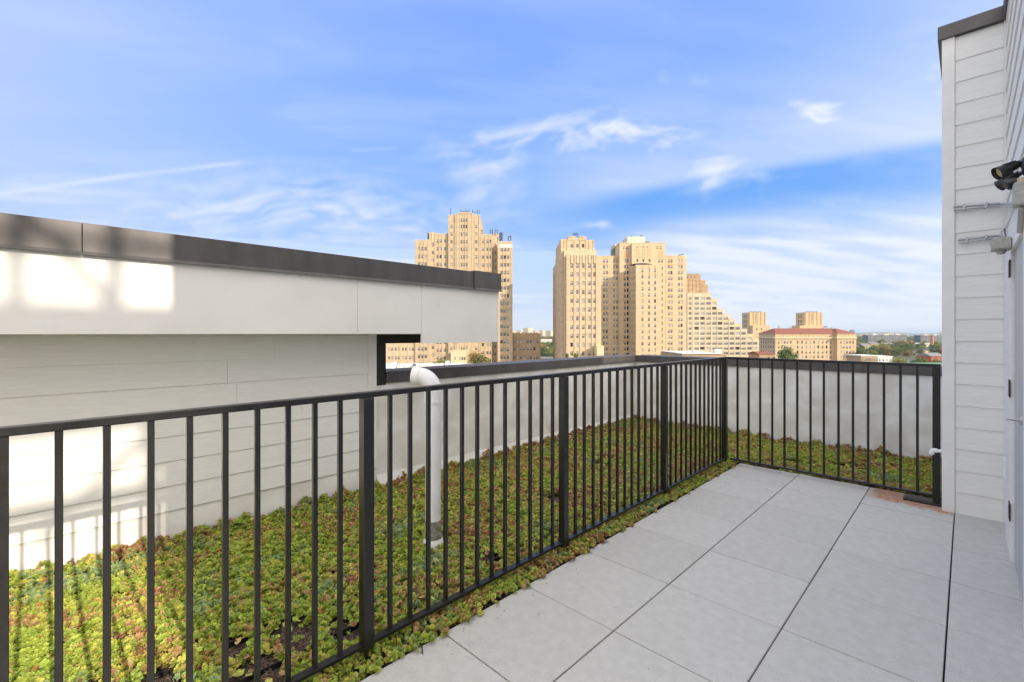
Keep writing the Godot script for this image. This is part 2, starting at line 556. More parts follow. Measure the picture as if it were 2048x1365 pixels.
# ------------------------------------------------------------------ materials
func materials() -> void:
	var grain := bump(3, 0.02, 256, 3.0, 3)
	M.pavers = []
	for i in 5:
		var k := 1.0 + 0.018 * (i - 2)
		var tx := ntex(40 + i, 0.012, Color(0.51, 0.495, 0.465) * k, Color(0.615, 0.60, 0.565) * k, 512, 6, 0.7, 0.85)
		M.pavers.append(tmat(tx, Vector3.ONE * (1.7 + 0.13 * i), 0.88, bump(60 + i, 0.2, 256, 4.0, 3), 0.5))
	M.pave_edge = mat(Color(0.35, 0.34, 0.32), 0.9)
	M.under = mat(Color(0.03, 0.03, 0.03), 0.9)
	var sid := ntex(7, 0.02, Color(0.80, 0.79, 0.77), Color(0.85, 0.84, 0.82), 256, 4, 1.3, 0.06)
	var sb := bump(9, 0.035, 256, 5.0, 4)
	M.siding_z = tmat(sid, Vector3(3, 9, 0.7), 0.62, sb, 0.35)      # boards that run along z
	M.siding_x = tmat(sid, Vector3(0.7, 9, 3), 0.62, sb, 0.35)      # boards that run along x
	M.trim = tmat(ntex(8, 0.02, Color(0.80, 0.79, 0.77), Color(0.85, 0.84, 0.82), 128, 3, 1.0, 0.05), Vector3.ONE * 1.5, 0.6, bump(10, 0.03, 128, 2.0, 3), 0.2)
	M.panel = tmat(ntex(12, 0.008, Color(0.79, 0.78, 0.755), Color(0.84, 0.83, 0.805), 256, 4, 1.2, 0.04), Vector3.ONE * 0.8, 0.6, bump(13, 0.05, 256, 1.5, 3), 0.15)
	M.membrane = tmat(ntex(14, 0.010, Color(0.74, 0.71, 0.67), Color(0.88, 0.875, 0.86), 256, 5, 1.8, 0.04), Vector3.ONE * 0.9, 0.65, bump(15, 0.015, 256, 4.0, 4), 0.35)
	M.coping = tmat(ntex(16, 0.012, Color(0.085, 0.079, 0.079), Color(0.115, 0.107, 0.107), 256, 4, 1.3, 0.06), Vector3(2.0, 0.6, 2.0), 0.42, bump(17, 0.01, 128, 1.0, 3), 0.12, 0.35)
	M.black = tmat(ntex(18, 0.03, Color(0.008, 0.008, 0.008), Color(0.014, 0.013, 0.013), 128, 3, 1.0, 0.15), Vector3.ONE * 3, 0.28, bump(19, 0.2, 128, 1.5, 2), 0.15)
	M.frame_black = mat(Color(0.014, 0.014, 0.016), 0.45)
	M.pvc = tmat(ntex(20, 0.01, Color(0.80, 0.80, 0.81), Color(0.87, 0.87, 0.88), 128, 3, 1.2, 0.03), Vector3.ONE * 2, 0.32)
	M.grime = tmat(ntex(21, 0.03, Color(0.16, 0.15, 0.13), Color(0.42, 0.40, 0.36), 128, 4, 1.8, 0.1), Vector3.ONE * 4, 0.8)
	M.galv = mat(Color(0.42, 0.43, 0.44), 0.38, 0.85)
	M.boxgrey = tmat(ntex(22, 0.05, Color(0.36, 0.35, 0.32), Color(0.48, 0.47, 0.43), 128, 3, 1.4, 0.1), Vector3.ONE * 6, 0.55, null, 0.0, 0.3)
	M.lamp_black = mat(Color(0.022, 0.021, 0.022), 0.5)
	M.lens = mat(Color(0.62, 0.50, 0.30), 0.3)
	M.door = tmat(ntex(23, 0.01, Color(0.46, 0.46, 0.47), Color(0.52, 0.52, 0.53), 128, 3, 1.0, 0.05), Vector3.ONE * 1.2, 0.5)
	M.steel = mat(Color(0.30, 0.30, 0.31), 0.5, 0.3)
	M.soil = tmat(ntex(24, 0.05, Color(0.045, 0.026, 0.018), Color(0.20, 0.135, 0.10), 256, 4, 2.2, 0.5), Vector3.ONE * 3, 0.95, bump(25, 0.15, 256, 8.0, 3), 1.0)
	M.tray = mat(Color(0.012, 0.012, 0.012), 0.5)
	M.straw = mat(Color(0.26, 0.20, 0.15), 0.9)
	# town
	var br := func(s: int, a: Color, b: Color, sc: float) -> StandardMaterial3D:
		return tmat(ntex(s, 0.02, a, b, 256, 5, 1.6, 0.25), Vector3(sc, sc * 1.6, sc), 0.9)
	M.brick_a = br.call(30, Color(0.45, 0.345, 0.225), Color(0.57, 0.45, 0.31), 0.06)
	M.brick_b = br.call(31, Color(0.49, 0.38, 0.25), Color(0.61, 0.48, 0.335), 0.06)
	M.brick_c = br.call(32, Color(0.51, 0.385, 0.245), Color(0.61, 0.475, 0.315), 0.05)
	M.brick_pale = br.call(33, Color(0.56, 0.46, 0.32), Color(0.66, 0.555, 0.40), 0.04)
	M.brick_brown = br.call(34, Color(0.33, 0.22, 0.13), Color(0.46, 0.33, 0.205), 0.04)
	M.brick_far = br.call(35, Color(0.52, 0.38, 0.23), Color(0.60, 0.45, 0.28), 0.04)
	M.stone = br.call(36, Color(0.58, 0.47, 0.31), Color(0.68, 0.56, 0.38), 0.06)
	M.terracotta = mat(Color(0.55, 0.30, 0.13), 0.85)
	M.white_patch = mat(Color(0.70, 0.65, 0.57), 0.85)
	M.pent = mat(Color(0.58, 0.53, 0.43), 0.8)
	M.rooftile = tmat(ntex(37, 0.05, Color(0.20, 0.065, 0.040), Color(0.29, 0.10, 0.065), 256, 4, 1.6, 0.3), Vector3(0.06, 0.2, 0.06), 0.8)
	M.red = tmat(ntex(38, 0.05, Color(0.36, 0.085, 0.05), Color(0.46, 0.13, 0.08), 128, 3, 1.4, 0.2), Vector3.ONE * 0.08, 0.85)
	M.slab = tmat(ntex(39, 0.04, Color(0.09, 0.10, 0.12), Color(0.15, 0.165, 0.19), 128, 3, 1.4, 0.2), Vector3.ONE * 0.03, 0.6)
	M.frame = mat(Color(0.26, 0.23, 0.20), 0.6)
	M.shade = mat(Color(0.42, 0.40, 0.38), 0.6)
	M.shade2 = mat(Color(0.26, 0.245, 0.24), 0.5)
	M.glass = mat(Color(0.10, 0.105, 0.12), 0.12)
	M.glass.metallic_specular = 0.9
	M.dark_glass = mat(Color(0.018, 0.015, 0.013), 0.15)
	M.iron = mat(Color(0.05, 0.06, 0.075), 0.6)
	M.roof_white = tmat(ntex(41, 0.03, Color(0.62, 0.60, 0.57), Color(0.76, 0.75, 0.72), 128, 4, 1.4, 0.1), Vector3.ONE * 0.3, 0.7)
	M.roof_grey = mat(Color(0.22, 0.22, 0.22), 0.8)
	M.roof_green = mat(Color(0.10, 0.30, 0.16), 0.6)
	M.ground = tmat(ntex(42, 0.03, Color(0.07, 0.09, 0.045), Color(0.20, 0.19, 0.16), 256, 5, 2.0, 0.2), Vector3.ONE * 0.004, 0.95)
	M.bark = mat(Color(0.10, 0.07, 0.05), 0.9)
	M.leaf = StandardMaterial3D.new()
	M.leaf.vertex_color_use_as_albedo = true
	M.leaf.roughness = 0.7
	M.leaf.cull_mode = BaseMaterial3D.CULL_DISABLED
	M.leaf.backlight = Color(0.25, 0.30, 0.10)
	M.sedum = StandardMaterial3D.new()
	M.sedum.vertex_color_use_as_albedo = true
	M.sedum.roughness = 0.5
	M.sedum.cull_mode = BaseMaterial3D.CULL_DISABLED
	M.sedum.backlight = Color(0.22, 0.26, 0.08)

# ------------------------------------------------------------------ terrace floor
const PX := [-1.83, -1.245, -0.658, -0.071, 0.516]
func terrace() -> void:
	var fl := structure("terrace_floor")
	part("paver_bed", box_mesh(Vector3(-1.835, -0.30, -5.56), Vector3(6.5, -0.052, 4.0)), M.under, fl)
	var zs := []
	for k in range(-5, 11): zs.append(-2.58 - 0.595 * (5 - k) + 0.0)
	# rows from the far railing to behind the camera
	var shapes := {}
	for r in 12:
		var z0 := -5.555 + 0.595 * r
		for c in 12:
			var x0: float = -1.83 + 0.5867 * c
			var x1 := x0 + 0.5867
			var g := 0.0034
			var gz := 0.0029
			if z0 < BLOCK_Z - 0.2 and x0 > -0.1:
				if x0 < 0.3: part("paver", cbox(Vector3(x0 + g, -0.05, BLOCK_Z + 0.012), Vector3(x1 - g, 0, z0 + 0.595 - gz), 0.003), M.pavers[1], fl)
				continue
			if z0 > -5.9 and z0 + 0.595 < -0.5 and x0 > 0.3: continue
			var lift := rng.randf_range(-0.0012, 0.0012)
			if r == 0 and c == 2:
				stained_paver(fl, x0 + g, x1 - g, z0 + gz, z0 + 0.595 - gz)
				continue
			if not shapes.has("p"):
				shapes["p"] = cbox(Vector3(g, -0.05, gz), Vector3(0.5867 - g, 0, 0.595 - gz), 0.003)
			part("paver", shapes["p"], M.pavers[rng.randi() % 5], fl, Vector3(x0, lift, z0))

func stained_paver(fl: Node3D, x0: float, x1: float, z0: float, z1: float) -> void:
	# rust washed off the steel base plate has dyed the back half of this slab
	var size := 256
	var img := Image.create(size, size, false, Image.FORMAT_RGB8)
	var n := FastNoiseLite.new()
	n.seed = 77; n.frequency = 0.018; n.fractal_octaves = 5
	var n2 := FastNoiseLite.new()
	n2.seed = 78; n2.frequency = 0.06; n2.fractal_octaves = 4
	var r := RandomNumberGenerator.new()
	r.seed = 3
	for y in size:
		for x in size:
			var u := float(x) / size
			var v := float(y) / size      # 0 is the far edge
			var k := n.get_noise_2d(x * 0.7, y * 1.6)
			var k2 := n2.get_noise_2d(x * 0.6, y * 1.8)
			var base := Color(0.56, 0.545, 0.515) * (1.0 + 0.10 * k + 0.08 * k2 + (r.randf() - 0.5) * 0.06)
			var edge := 0.54 + 0.10 * u + 0.16 * k + 0.10 * k2
			var rust := smoothstep(edge + 0.09, edge - 0.06, v) * smoothstep(-0.02, 0.12, u + 0.15 * k2)
			var streak_ := clampf(0.80 + 0.9 * k2, 0.3, 1.0)
			var col := base.lerp(Color(0.42, 0.17, 0.06), clampf(rust * streak_, 0, 1) * 0.95)
			var deep := smoothstep(0.09, 0.0, absf(v - 0.38 - 0.08 * k - 0.10 * u)) * clampf(k2 * 2.0 + 0.5, 0, 1) * smoothstep(0.0, 0.25, u)
			col = col.lerp(Color(0.33, 0.14, 0.06), deep * 0.7)
			var grey := smoothstep(0.12, 0.0, absf(v - edge - 0.10)) * clampf(k2 * 2.5, 0, 1)
			col = col.lerp(Color(0.30, 0.30, 0.28), grey * 0.6)
			img.set_pixel(x, y, col.linear_to_srgb())
	var m := StandardMaterial3D.new()
	m.albedo_texture = ImageTexture.create_from_image(img)
	m.roughness = 0.85
	var st := st_new()
	var a := Vector3(x0, 0, z0)
	var b := Vector3(x1, 0, z0)
	var c := Vector3(x1, 0, z1)
	var d := Vector3(x0, 0, z1)
	for p in [[a, 0, 0], [b, 1, 0], [c, 1, 1], [a, 0, 0], [c, 1, 1], [d, 0, 1]]:
		st.set_uv(Vector2(p[1], p[2])); st.add_vertex(p[0])
	for q in [[a, b], [b, c], [c, d], [d, a]]:
		var lo := Vector3(0, -0.05, 0)
		for v in [q[0], q[0] + lo, q[1] + lo, q[0], q[1] + lo, q[1]]:
			st.set_uv(Vector2(0.5, 0.97)); st.add_vertex(v)
	var o := part("paver", done(st), m, fl)
	o.set_meta("label", "paver with an orange rust stain beside the railing post")

# ------------------------------------------------------------------ planted roof
func leaf_tip(st: SurfaceTool, an: float, rise: float, l: float, w: float, base: Vector3, c: Color) -> void:
	var out := Vector3(cos(an), 0, sin(an))
	var side := Vector3(-sin(an), 0, cos(an))
	var dirv := (out * cos(rise) + Vector3.UP * sin(rise)).normalized()
	var nrm := (Vector3.UP * cos(rise) - out * sin(rise)).normalized()
	var p0 := base
	var pm := base + dirv * l * 0.66 - nrm * w * 0.22
	var pl := base + dirv * l * 0.62 + side * w
	var pr := base + dirv * l * 0.62 - side * w
	var pt := base + dirv * l + nrm * w * 0.10
	var tl := base + dirv * l * 0.93 + side * w * 0.6
	var tr := base + dirv * l * 0.93 - side * w * 0.6
	st.set_color(c)
	for t in [[p0, pl, pm], [pm, pl, tl], [pm, tl, pt], [p0, pm, pr], [pm, tr, pr], [pm, pt, tr]]:
		for v in t: st.add_vertex(v)

func rosette(seed_: int, counts: Array, size: float, thin: float) -> ArrayMesh:
	var r := RandomNumberGenerator.new()
	r.seed = seed_
	var st := SurfaceTool.new()
	st.begin(Mesh.PRIMITIVE_TRIANGLES)
	st.set_smooth_group(-1)
	var tier := 0
	for n in counts:
		var f := float(tier) / maxf(1.0, counts.size() - 1)
		for k in n:
			var an: float = TAU * (k + 0.5 * tier) / n + r.randf_range(-0.25, 0.25)
			var l := size * lerpf(1.0, 0.55, f) * r.randf_range(0.85, 1.15)
			var v := r.randf_range(0.86, 1.12)
			leaf_tip(st, an, lerpf(0.10, 1.05, f) + r.randf_range(-0.2, 0.2), l, l * thin, Vector3(0, 0.004 + 0.012 * f, 0), Color(v, v, v))
		tier += 1
	st.generate_normals()
	return st.commit()

func bare(x: float, z: float) -> float:
	# spots where the mat has not closed over the soil yet: [x, z, rx, rz]
	var b := 0.0
	for s in [[-2.34, -0.88, 0.17, 0.10], [-2.16, -0.66, 0.15, 0.12], [-2.30, -0.36, 0.26, 0.09], [-2.18, -1.06, 0.12, 0.08], [-2.44, -0.64, 0.10, 0.07], [-2.50, -0.12, 0.16, 0.07], [-2.22, -2.05, 0.10, 0.09], [-2.6, -3.2, 0.12, 0.12], [-0.9, -6.2, 0.25, 0.12], [-1.4, -6.0, 0.2, 0.1], [-2.9, -4.4, 0.12, 0.1]]:
		var q := pow((x - s[0]) / s[2], 2) + pow((z - s[1]) / s[3], 2)
		b = maxf(b, exp(-q))
	return b

func green_roof() -> void:
	var bed := structure("planting_bed")
	var soil := box_mesh(Vector3(WALL_X, -0.30, FAR_Z), Vector3(-1.84, -0.028, 4.0))
	part("soil", soil, M.soil, bed)
	part("soil", box_mesh(Vector3(-1.84, -0.30, FAR_Z), Vector3(3.0, -0.028, -5.565)), M.soil, bed)
	# rims of the plastic trays that the mat grows in
	var rim_a := cbox(Vector3(-0.004, -0.03, 0.006), Vector3(0.004, 0.0, 0.589), 0.001)
	var rim_b := cbox(Vector3(0.006, -0.03, -0.004), Vector3(0.29, 0.001, 0.004), 0.001)
	for i in 8:
		for j in 14:
			var x := -1.90 - 0.30 * i
			var z := -6.95 + 0.595 * j
			if x < -3.95: continue
			part("tray_rim", rim_a, M.tray, bed, Vector3(x, rng.randf_range(-0.004, 0.004), z))
			if x - 0.29 > -4.0: part("tray_rim", rim_b, M.tray, bed, Vector3(x - 0.295, 0, z))
	var kinds := [rosette(1, [7, 6, 4], 0.0165, 0.38), rosette(2, [6, 5, 3], 0.0205, 0.40), rosette(3, [8, 7, 5, 3], 0.0135, 0.30), rosette(4, [5, 4], 0.0165, 0.44)]
	var xf := [[], [], [], []]
	var co := [[], [], [], []]
	var nz := FastNoiseLite.new()
	nz.seed = 9; nz.frequency = 0.9; nz.fractal_octaves = 4
	var nf := FastNoiseLite.new()
	nf.seed = 19; nf.frequency = 4.5; nf.fractal_octaves = 3
	var nr := FastNoiseLite.new()
	nr.seed = 29; nr.frequency = 1.6; nr.fractal_octaves = 4
	var r := RandomNumberGenerator.new()
	r.seed = 100
	var zones := [Rect2(WALL_X, FAR_Z, 2.205, 8.6), Rect2(-1.83, FAR_Z, 2.6, 1.50)]
	for zi in 2:
		var zone: Rect2 = zones[zi]
		var dens := 6200.0
		var cnt := int(zone.size.x * zone.size.y * dens)
		for i in cnt:
			var x := zone.position.x + r.randf() * zone.size.x
			var z := zone.position.y + r.randf() * zone.size.y
			var edge := minf(x - WALL_X, z - FAR_Z)
			if edge < 0.02: continue
			var b := bare(x, z) + nf.get_noise_2d(x * 2.0, z * 2.0) * 0.35
			if b > 0.42 and r.randf() < 0.97: continue
			var mound := nf.get_noise_2d(x, z) * 0.022 + nz.get_noise_2d(x, z) * 0.03
			# the plants bank up a little against the walls
			mound += 0.06 * smoothstep(0.30, 0.0, edge) * (0.6 + nf.get_noise_2d(z * 1.3, x) * 1.2)
			var y := -0.012 + r.randf() * 0.034 + maxf(mound, -0.012)
			if zi == 0 and x > -1.93: y = minf(y, 0.016 + r.randf() * 0.008)
			if zi == 0 and x > -1.838:
				# a fringe creeps over the slab edge here and there
				if z < -5.5 or nf.get_noise_2d(z * 2.3, 50.0) < -0.05 + (x + 1.838) * 9.0: continue
				y = 0.006 + r.randf() * 0.010
			if b > 0.25: y *= 0.5
			# colour: yellow green in front, more red and brown further back, in patches
			var red := nr.get_noise_2d(x, z) * 0.75 + nf.get_noise_2d(x * 1.7 + 9, z * 1.7) * 0.5
			red += smoothstep(-0.8, -3.2, z) * 0.22 - 0.21
			if x > -1.75: red -= 0.06
			red += smoothstep(0.20, 0.02, edge) * 0.35
			red += r.randfn(0.0, 0.30)
			var blue := nz.get_noise_2d(x * 1.4 + 40, z * 1.4) + r.randfn(0.0, 0.12)
			var col: Color
			if red > 0.44: col = Color(0.42, 0.21, 0.10).lerp(Color(0.34, 0.17, 0.10), r.randf())
			elif red > 0.17: col = Color(0.56, 0.36, 0.14).lerp(Color(0.46, 0.30, 0.15), r.randf())
			elif red > -0.08: col = Color(0.58, 0.55, 0.10).lerp(Color(0.46, 0.46, 0.09), r.randf())
			elif blue > 0.30: col = Color(0.34, 0.43, 0.20).lerp(Color(0.24, 0.34, 0.13), r.randf())
			else: col = Color(0.44, 0.52, 0.08).lerp(Color(0.29, 0.39, 0.06), r.randf())
			if r.randf() < 0.006: col = Color(0.55, 0.20, 0.07)
			if r.randf() < 0.03: col = Color(0.56, 0.52, 0.13)
			col = col * r.randf_range(0.85, 1.2)
			col.a = 1.0
			var k := 0
			var pick := r.randf() + nz.get_noise_2d(x * 0.8 + 90, z * 0.8) * 0.8
			if pick < 0.3: k = 1
			elif pick < 0.55: k = 0
			elif pick < 0.8: k = 3
			else: k = 2
			var sc := r.randf_range(0.62, 1.12)
			if zi == 0 and x > -2.02 and r.randf() < 0.8:
				k = 2
				sc *= 0.85
			if blue > 0.24: sc *= 1.1
			var ba := Basis(Vector3.UP, r.randf() * TAU) * Basis(Vector3(1, 0, 0), r.randfn(0.0, 0.30)) * Basis(Vector3(0, 0, 1), r.randfn(0.0, 0.30))
			xf[k].append(Transform3D(ba.scaled(Vector3.ONE * sc), Vector3(x, y, z)))
			co[k].append(col)
	for k in 4:
		var mm := MultiMesh.new()
		mm.transform_format = MultiMesh.TRANSFORM_3D
		mm.use_colors = true
		mm.mesh = kinds[k]
		mm.instance_count = xf[k].size()
		for i in xf[k].size():
			mm.set_instance_transform(i, xf[k][i])
			mm.set_instance_color(i, co[k][i])
		var o := MultiMeshInstance3D.new()
		o.name = ["sedum_mat", "stonecrop_mat", "fine_sedum_mat", "small_sedum_mat"][k]
		o.multimesh = mm
		o.material_override = M.sedum
		add_child(o)
		tag(o, ["yellow green sedum rosettes covering the planted roof behind the railing", "broad leaved green and red stonecrop on the planted roof", "fine leaved red brown sedum patches on the planted roof", "small loose sedum shoots between the larger rosettes"][k], "sedum", "", "stuff")
	# dry stalks lying on the bare soil
	var st := st_new()
	for i in 420:
		var s: Array = [[-2.32, -0.86], [-2.13, -0.60], [-2.30, -0.36], [-2.42, -0.62], [-2.55, -0.12], [-2.18, -1.06]][i % 6]
		var p := Vector3(s[0] + r.randfn(0, 0.14), -0.022 + r.randf() * 0.012, s[1] + r.randfn(0, 0.10))
		var an := r.randf() * TAU
		var l := r.randf_range(0.015, 0.06)
		var q := p + Vector3(cos(an) * l, r.randf_range(-0.004, 0.012), sin(an) * l)
		tube(st, [p, (p + q) * 0.5 + Vector3(r.randf() - 0.5, 0.3, r.randf() - 0.5) * 0.008, q], [0.0011, 0.0011, 0.0008], 4, false)
	var dry := part("dry_stalks", done(st), M.straw, self)
	tag(dry, "dry pale stalks lying on the bare soil patches", "stalks", "", "stuff")

	# crumbs of soil and leaf that have fallen on the slabs near the planting
	var cr := SurfaceTool.new()
	cr.begin(Mesh.PRIMITIVE_TRIANGLES)
	cr.set_smooth_group(-1)
	for i in 150:
		var far := i % 4 == 0
		var x := -1.83 + absf(r.randfn(0.0, 0.09))
		var z := r.randf_range(-5.5, 1.0)
		if far:
			x = r.randf_range(-1.8, -0.7)
			z = -5.53 + absf(r.randfn(0.0, 0.07))
		if i % 6 == 1:
			x = r.randf_range(-1.8, 0.1)
			z = r.randf_range(-5.4, 0.0)
		var sz := r.randf_range(0.0015, 0.006)
		if i % 6 == 1: sz *= 0.6
		var q := Vector3(x, 0.0022, z)
		var a := r.randf() * TAU
		var u := Vector3(cos(a), 0, sin(a)) * sz
		var w := Vector3(-sin(a), 0, cos(a)) * sz * r.randf_range(0.4, 0.9)
		var t := Vector3(0, sz * 0.7, 0)
		for f in [[q - u, q + w, q + t], [q + w, q + u, q + t], [q + u, q - w, q + t], [q - w, q - u, q + t]]: face(cr, f, q - t)
	var crumbs := part("soil_crumbs", done(cr), M.soil, self)
	tag(crumbs, "dark crumbs of soil scattered on the pavers", "crumbs", "", "stuff")
	# end of a plastic tray strap that pokes out over the slabs
	var sp := thing("plastic_strap", "short black plastic strap poking out over the paver edge", "strap", Vector3(-1.845, 0.0, -1.26))
	part("strap_end", tube_mesh([Vector3(0, 0.004, 0), Vector3(0.035, 0.012, 0.012), Vector3(0.075, 0.006, 0.034)], [0.004, 0.0035, 0.002], 6), M.tray, sp)

# ------------------------------------------------------------------ railings
func rail_run(label: String, a: Vector3, along: Vector3, posts: Array, balusters: Array, length: float, start := 0.0) -> Node3D:
	var t := thing("railing", label, "railing", a, 0.0, "black metal railings round the terrace")
	var zdir: bool = absf(along.z) > 0.5
	var span := func(s0: float, s1: float, y0: float, y1: float, w: float) -> ArrayMesh:
		var p := along * s0
		var q := along * s1
		var e: Vector3 = Vector3(w, 0, 0) if zdir else Vector3(0, 0, w)
		var lo := Vector3(minf(p.x, q.x), y0, minf(p.z, q.z)) - e
		var hi := Vector3(maxf(p.x, q.x), y1, maxf(p.z, q.z)) + e
		return cbox(lo, hi, 0.0025)
	part("top_rail", span.call(start, length, 1.174, 1.199, 0.022), M.black, t)
	var stops := [start]
	for p in posts: stops.append(p)
	stops.append(length)
	for i in stops.size() - 1:
		var s0: float = stops[i] + 0.026
		var s1: float = stops[i + 1] - 0.026
		if s1 - s0 < 0.05: continue
		part("bottom_rail", span.call(s0, s1, 0.048, 0.066, 0.019), M.black, t)
	var pm := cbox(Vector3(-0.0255, -0.06, -0.0255), Vector3(0.0255, 1.1735, 0.0255), 0.003)
	var bm := cbox(Vector3(-0.0095, 0.0665, -0.0095), Vector3(0.0095, 1.1735, 0.0095), 0.0015)
	var foot := cbox(Vector3(-0.05, -0.066, -0.05), Vector3(0.05, -0.056, 0.05), 0.002)
	for p in posts:
		var o := part("post", pm, M.black, t, along * p)
		part("base_plate", foot, M.black, o)
	# bars sit a hair out of true, each on its bead of weld
	var weld := cbox(Vector3(-0.0125, 0.0662, -0.0125), Vector3(0.0125, 0.0695, 0.0125), 0.0015)
	for b in balusters:
		var o := part("baluster", bm, M.black, t, along * (b + rng.randfn(0.0, 0.0008)), Vector3(0, rng.randfn(0.0, 0.03), 0))
		part("weld", weld, M.black, o)
	return t

func railings() -> void:
	var posts := []
	var bal := []
	for k in 5:
		posts.append(-1.02 + 1.467 * k + 0.0)   # distance along -z
	# posts stand at z = 0.44, -1.02, -2.49, -3.95, -5.42
	var pz := [-1.868, -0.411, 1.046, 2.492, 3.955, 5.42]
	posts = pz
	for i in 5:
		var a: float = pz[i]
		var g: float = (pz[i + 1] - a)
		for k in 12: bal.append(a + g * 0.5 + (k - 5.5) * 0.1096)
	rail_run("long black railing between the pavers and the planted roof", Vector3(RAIL_X, 0, 0), Vector3(0, 0, -1), posts, bal, 5.446, -1.95)
	var bal2 := []
	var x := 0.128
	while x < 1.68:
		bal2.append(x); x += 0.1163
	var t2 := rail_run("short black railing at the far end of the terrace", Vector3(RAIL_X, 0, RAIL_Z), Vector3(1, 0, 0), [1.764], bal2, 1.79, 0.028)
	part("anchor_plate", cbox(Vector3(1.55, 0.002, -0.06), Vector3(1.80, 0.016, 0.13), 0.003), M.black, t2)

# ------------------------------------------------------------------ lap siding
func lap_board(length: float, h: float) -> ArrayMesh:
	# runs along x, faces +z, bottom edge at y = 0 thicker than the top
	var key := "lap_%.3f_%.3f" % [length, h]
	if pool.has(key): return pool[key]
	var st := st_new()
	var sec := [Vector2(0.0, 0), Vector2(0.013, 0), Vector2(0.0145, 0.002), Vector2(0.0045, h), Vector2(0.0, h)]
	var c := Vector3(length / 2, h / 2, 0.004)
	for i in sec.size():
		var p: Vector2 = sec[i]
		var q: Vector2 = sec[(i + 1) % sec.size()]
		face(st, [Vector3(0, p.y, p.x), Vector3(length, p.y, p.x), Vector3(length, q.y, q.x), Vector3(0, q.y, q.x)], c)
	for x in [0.0, length]:
		var l := []
		for p in sec: l.append(Vector3(x, p.y, p.x))
		face(st, l, c)
	pool[key] = done(st)
	return pool[key]

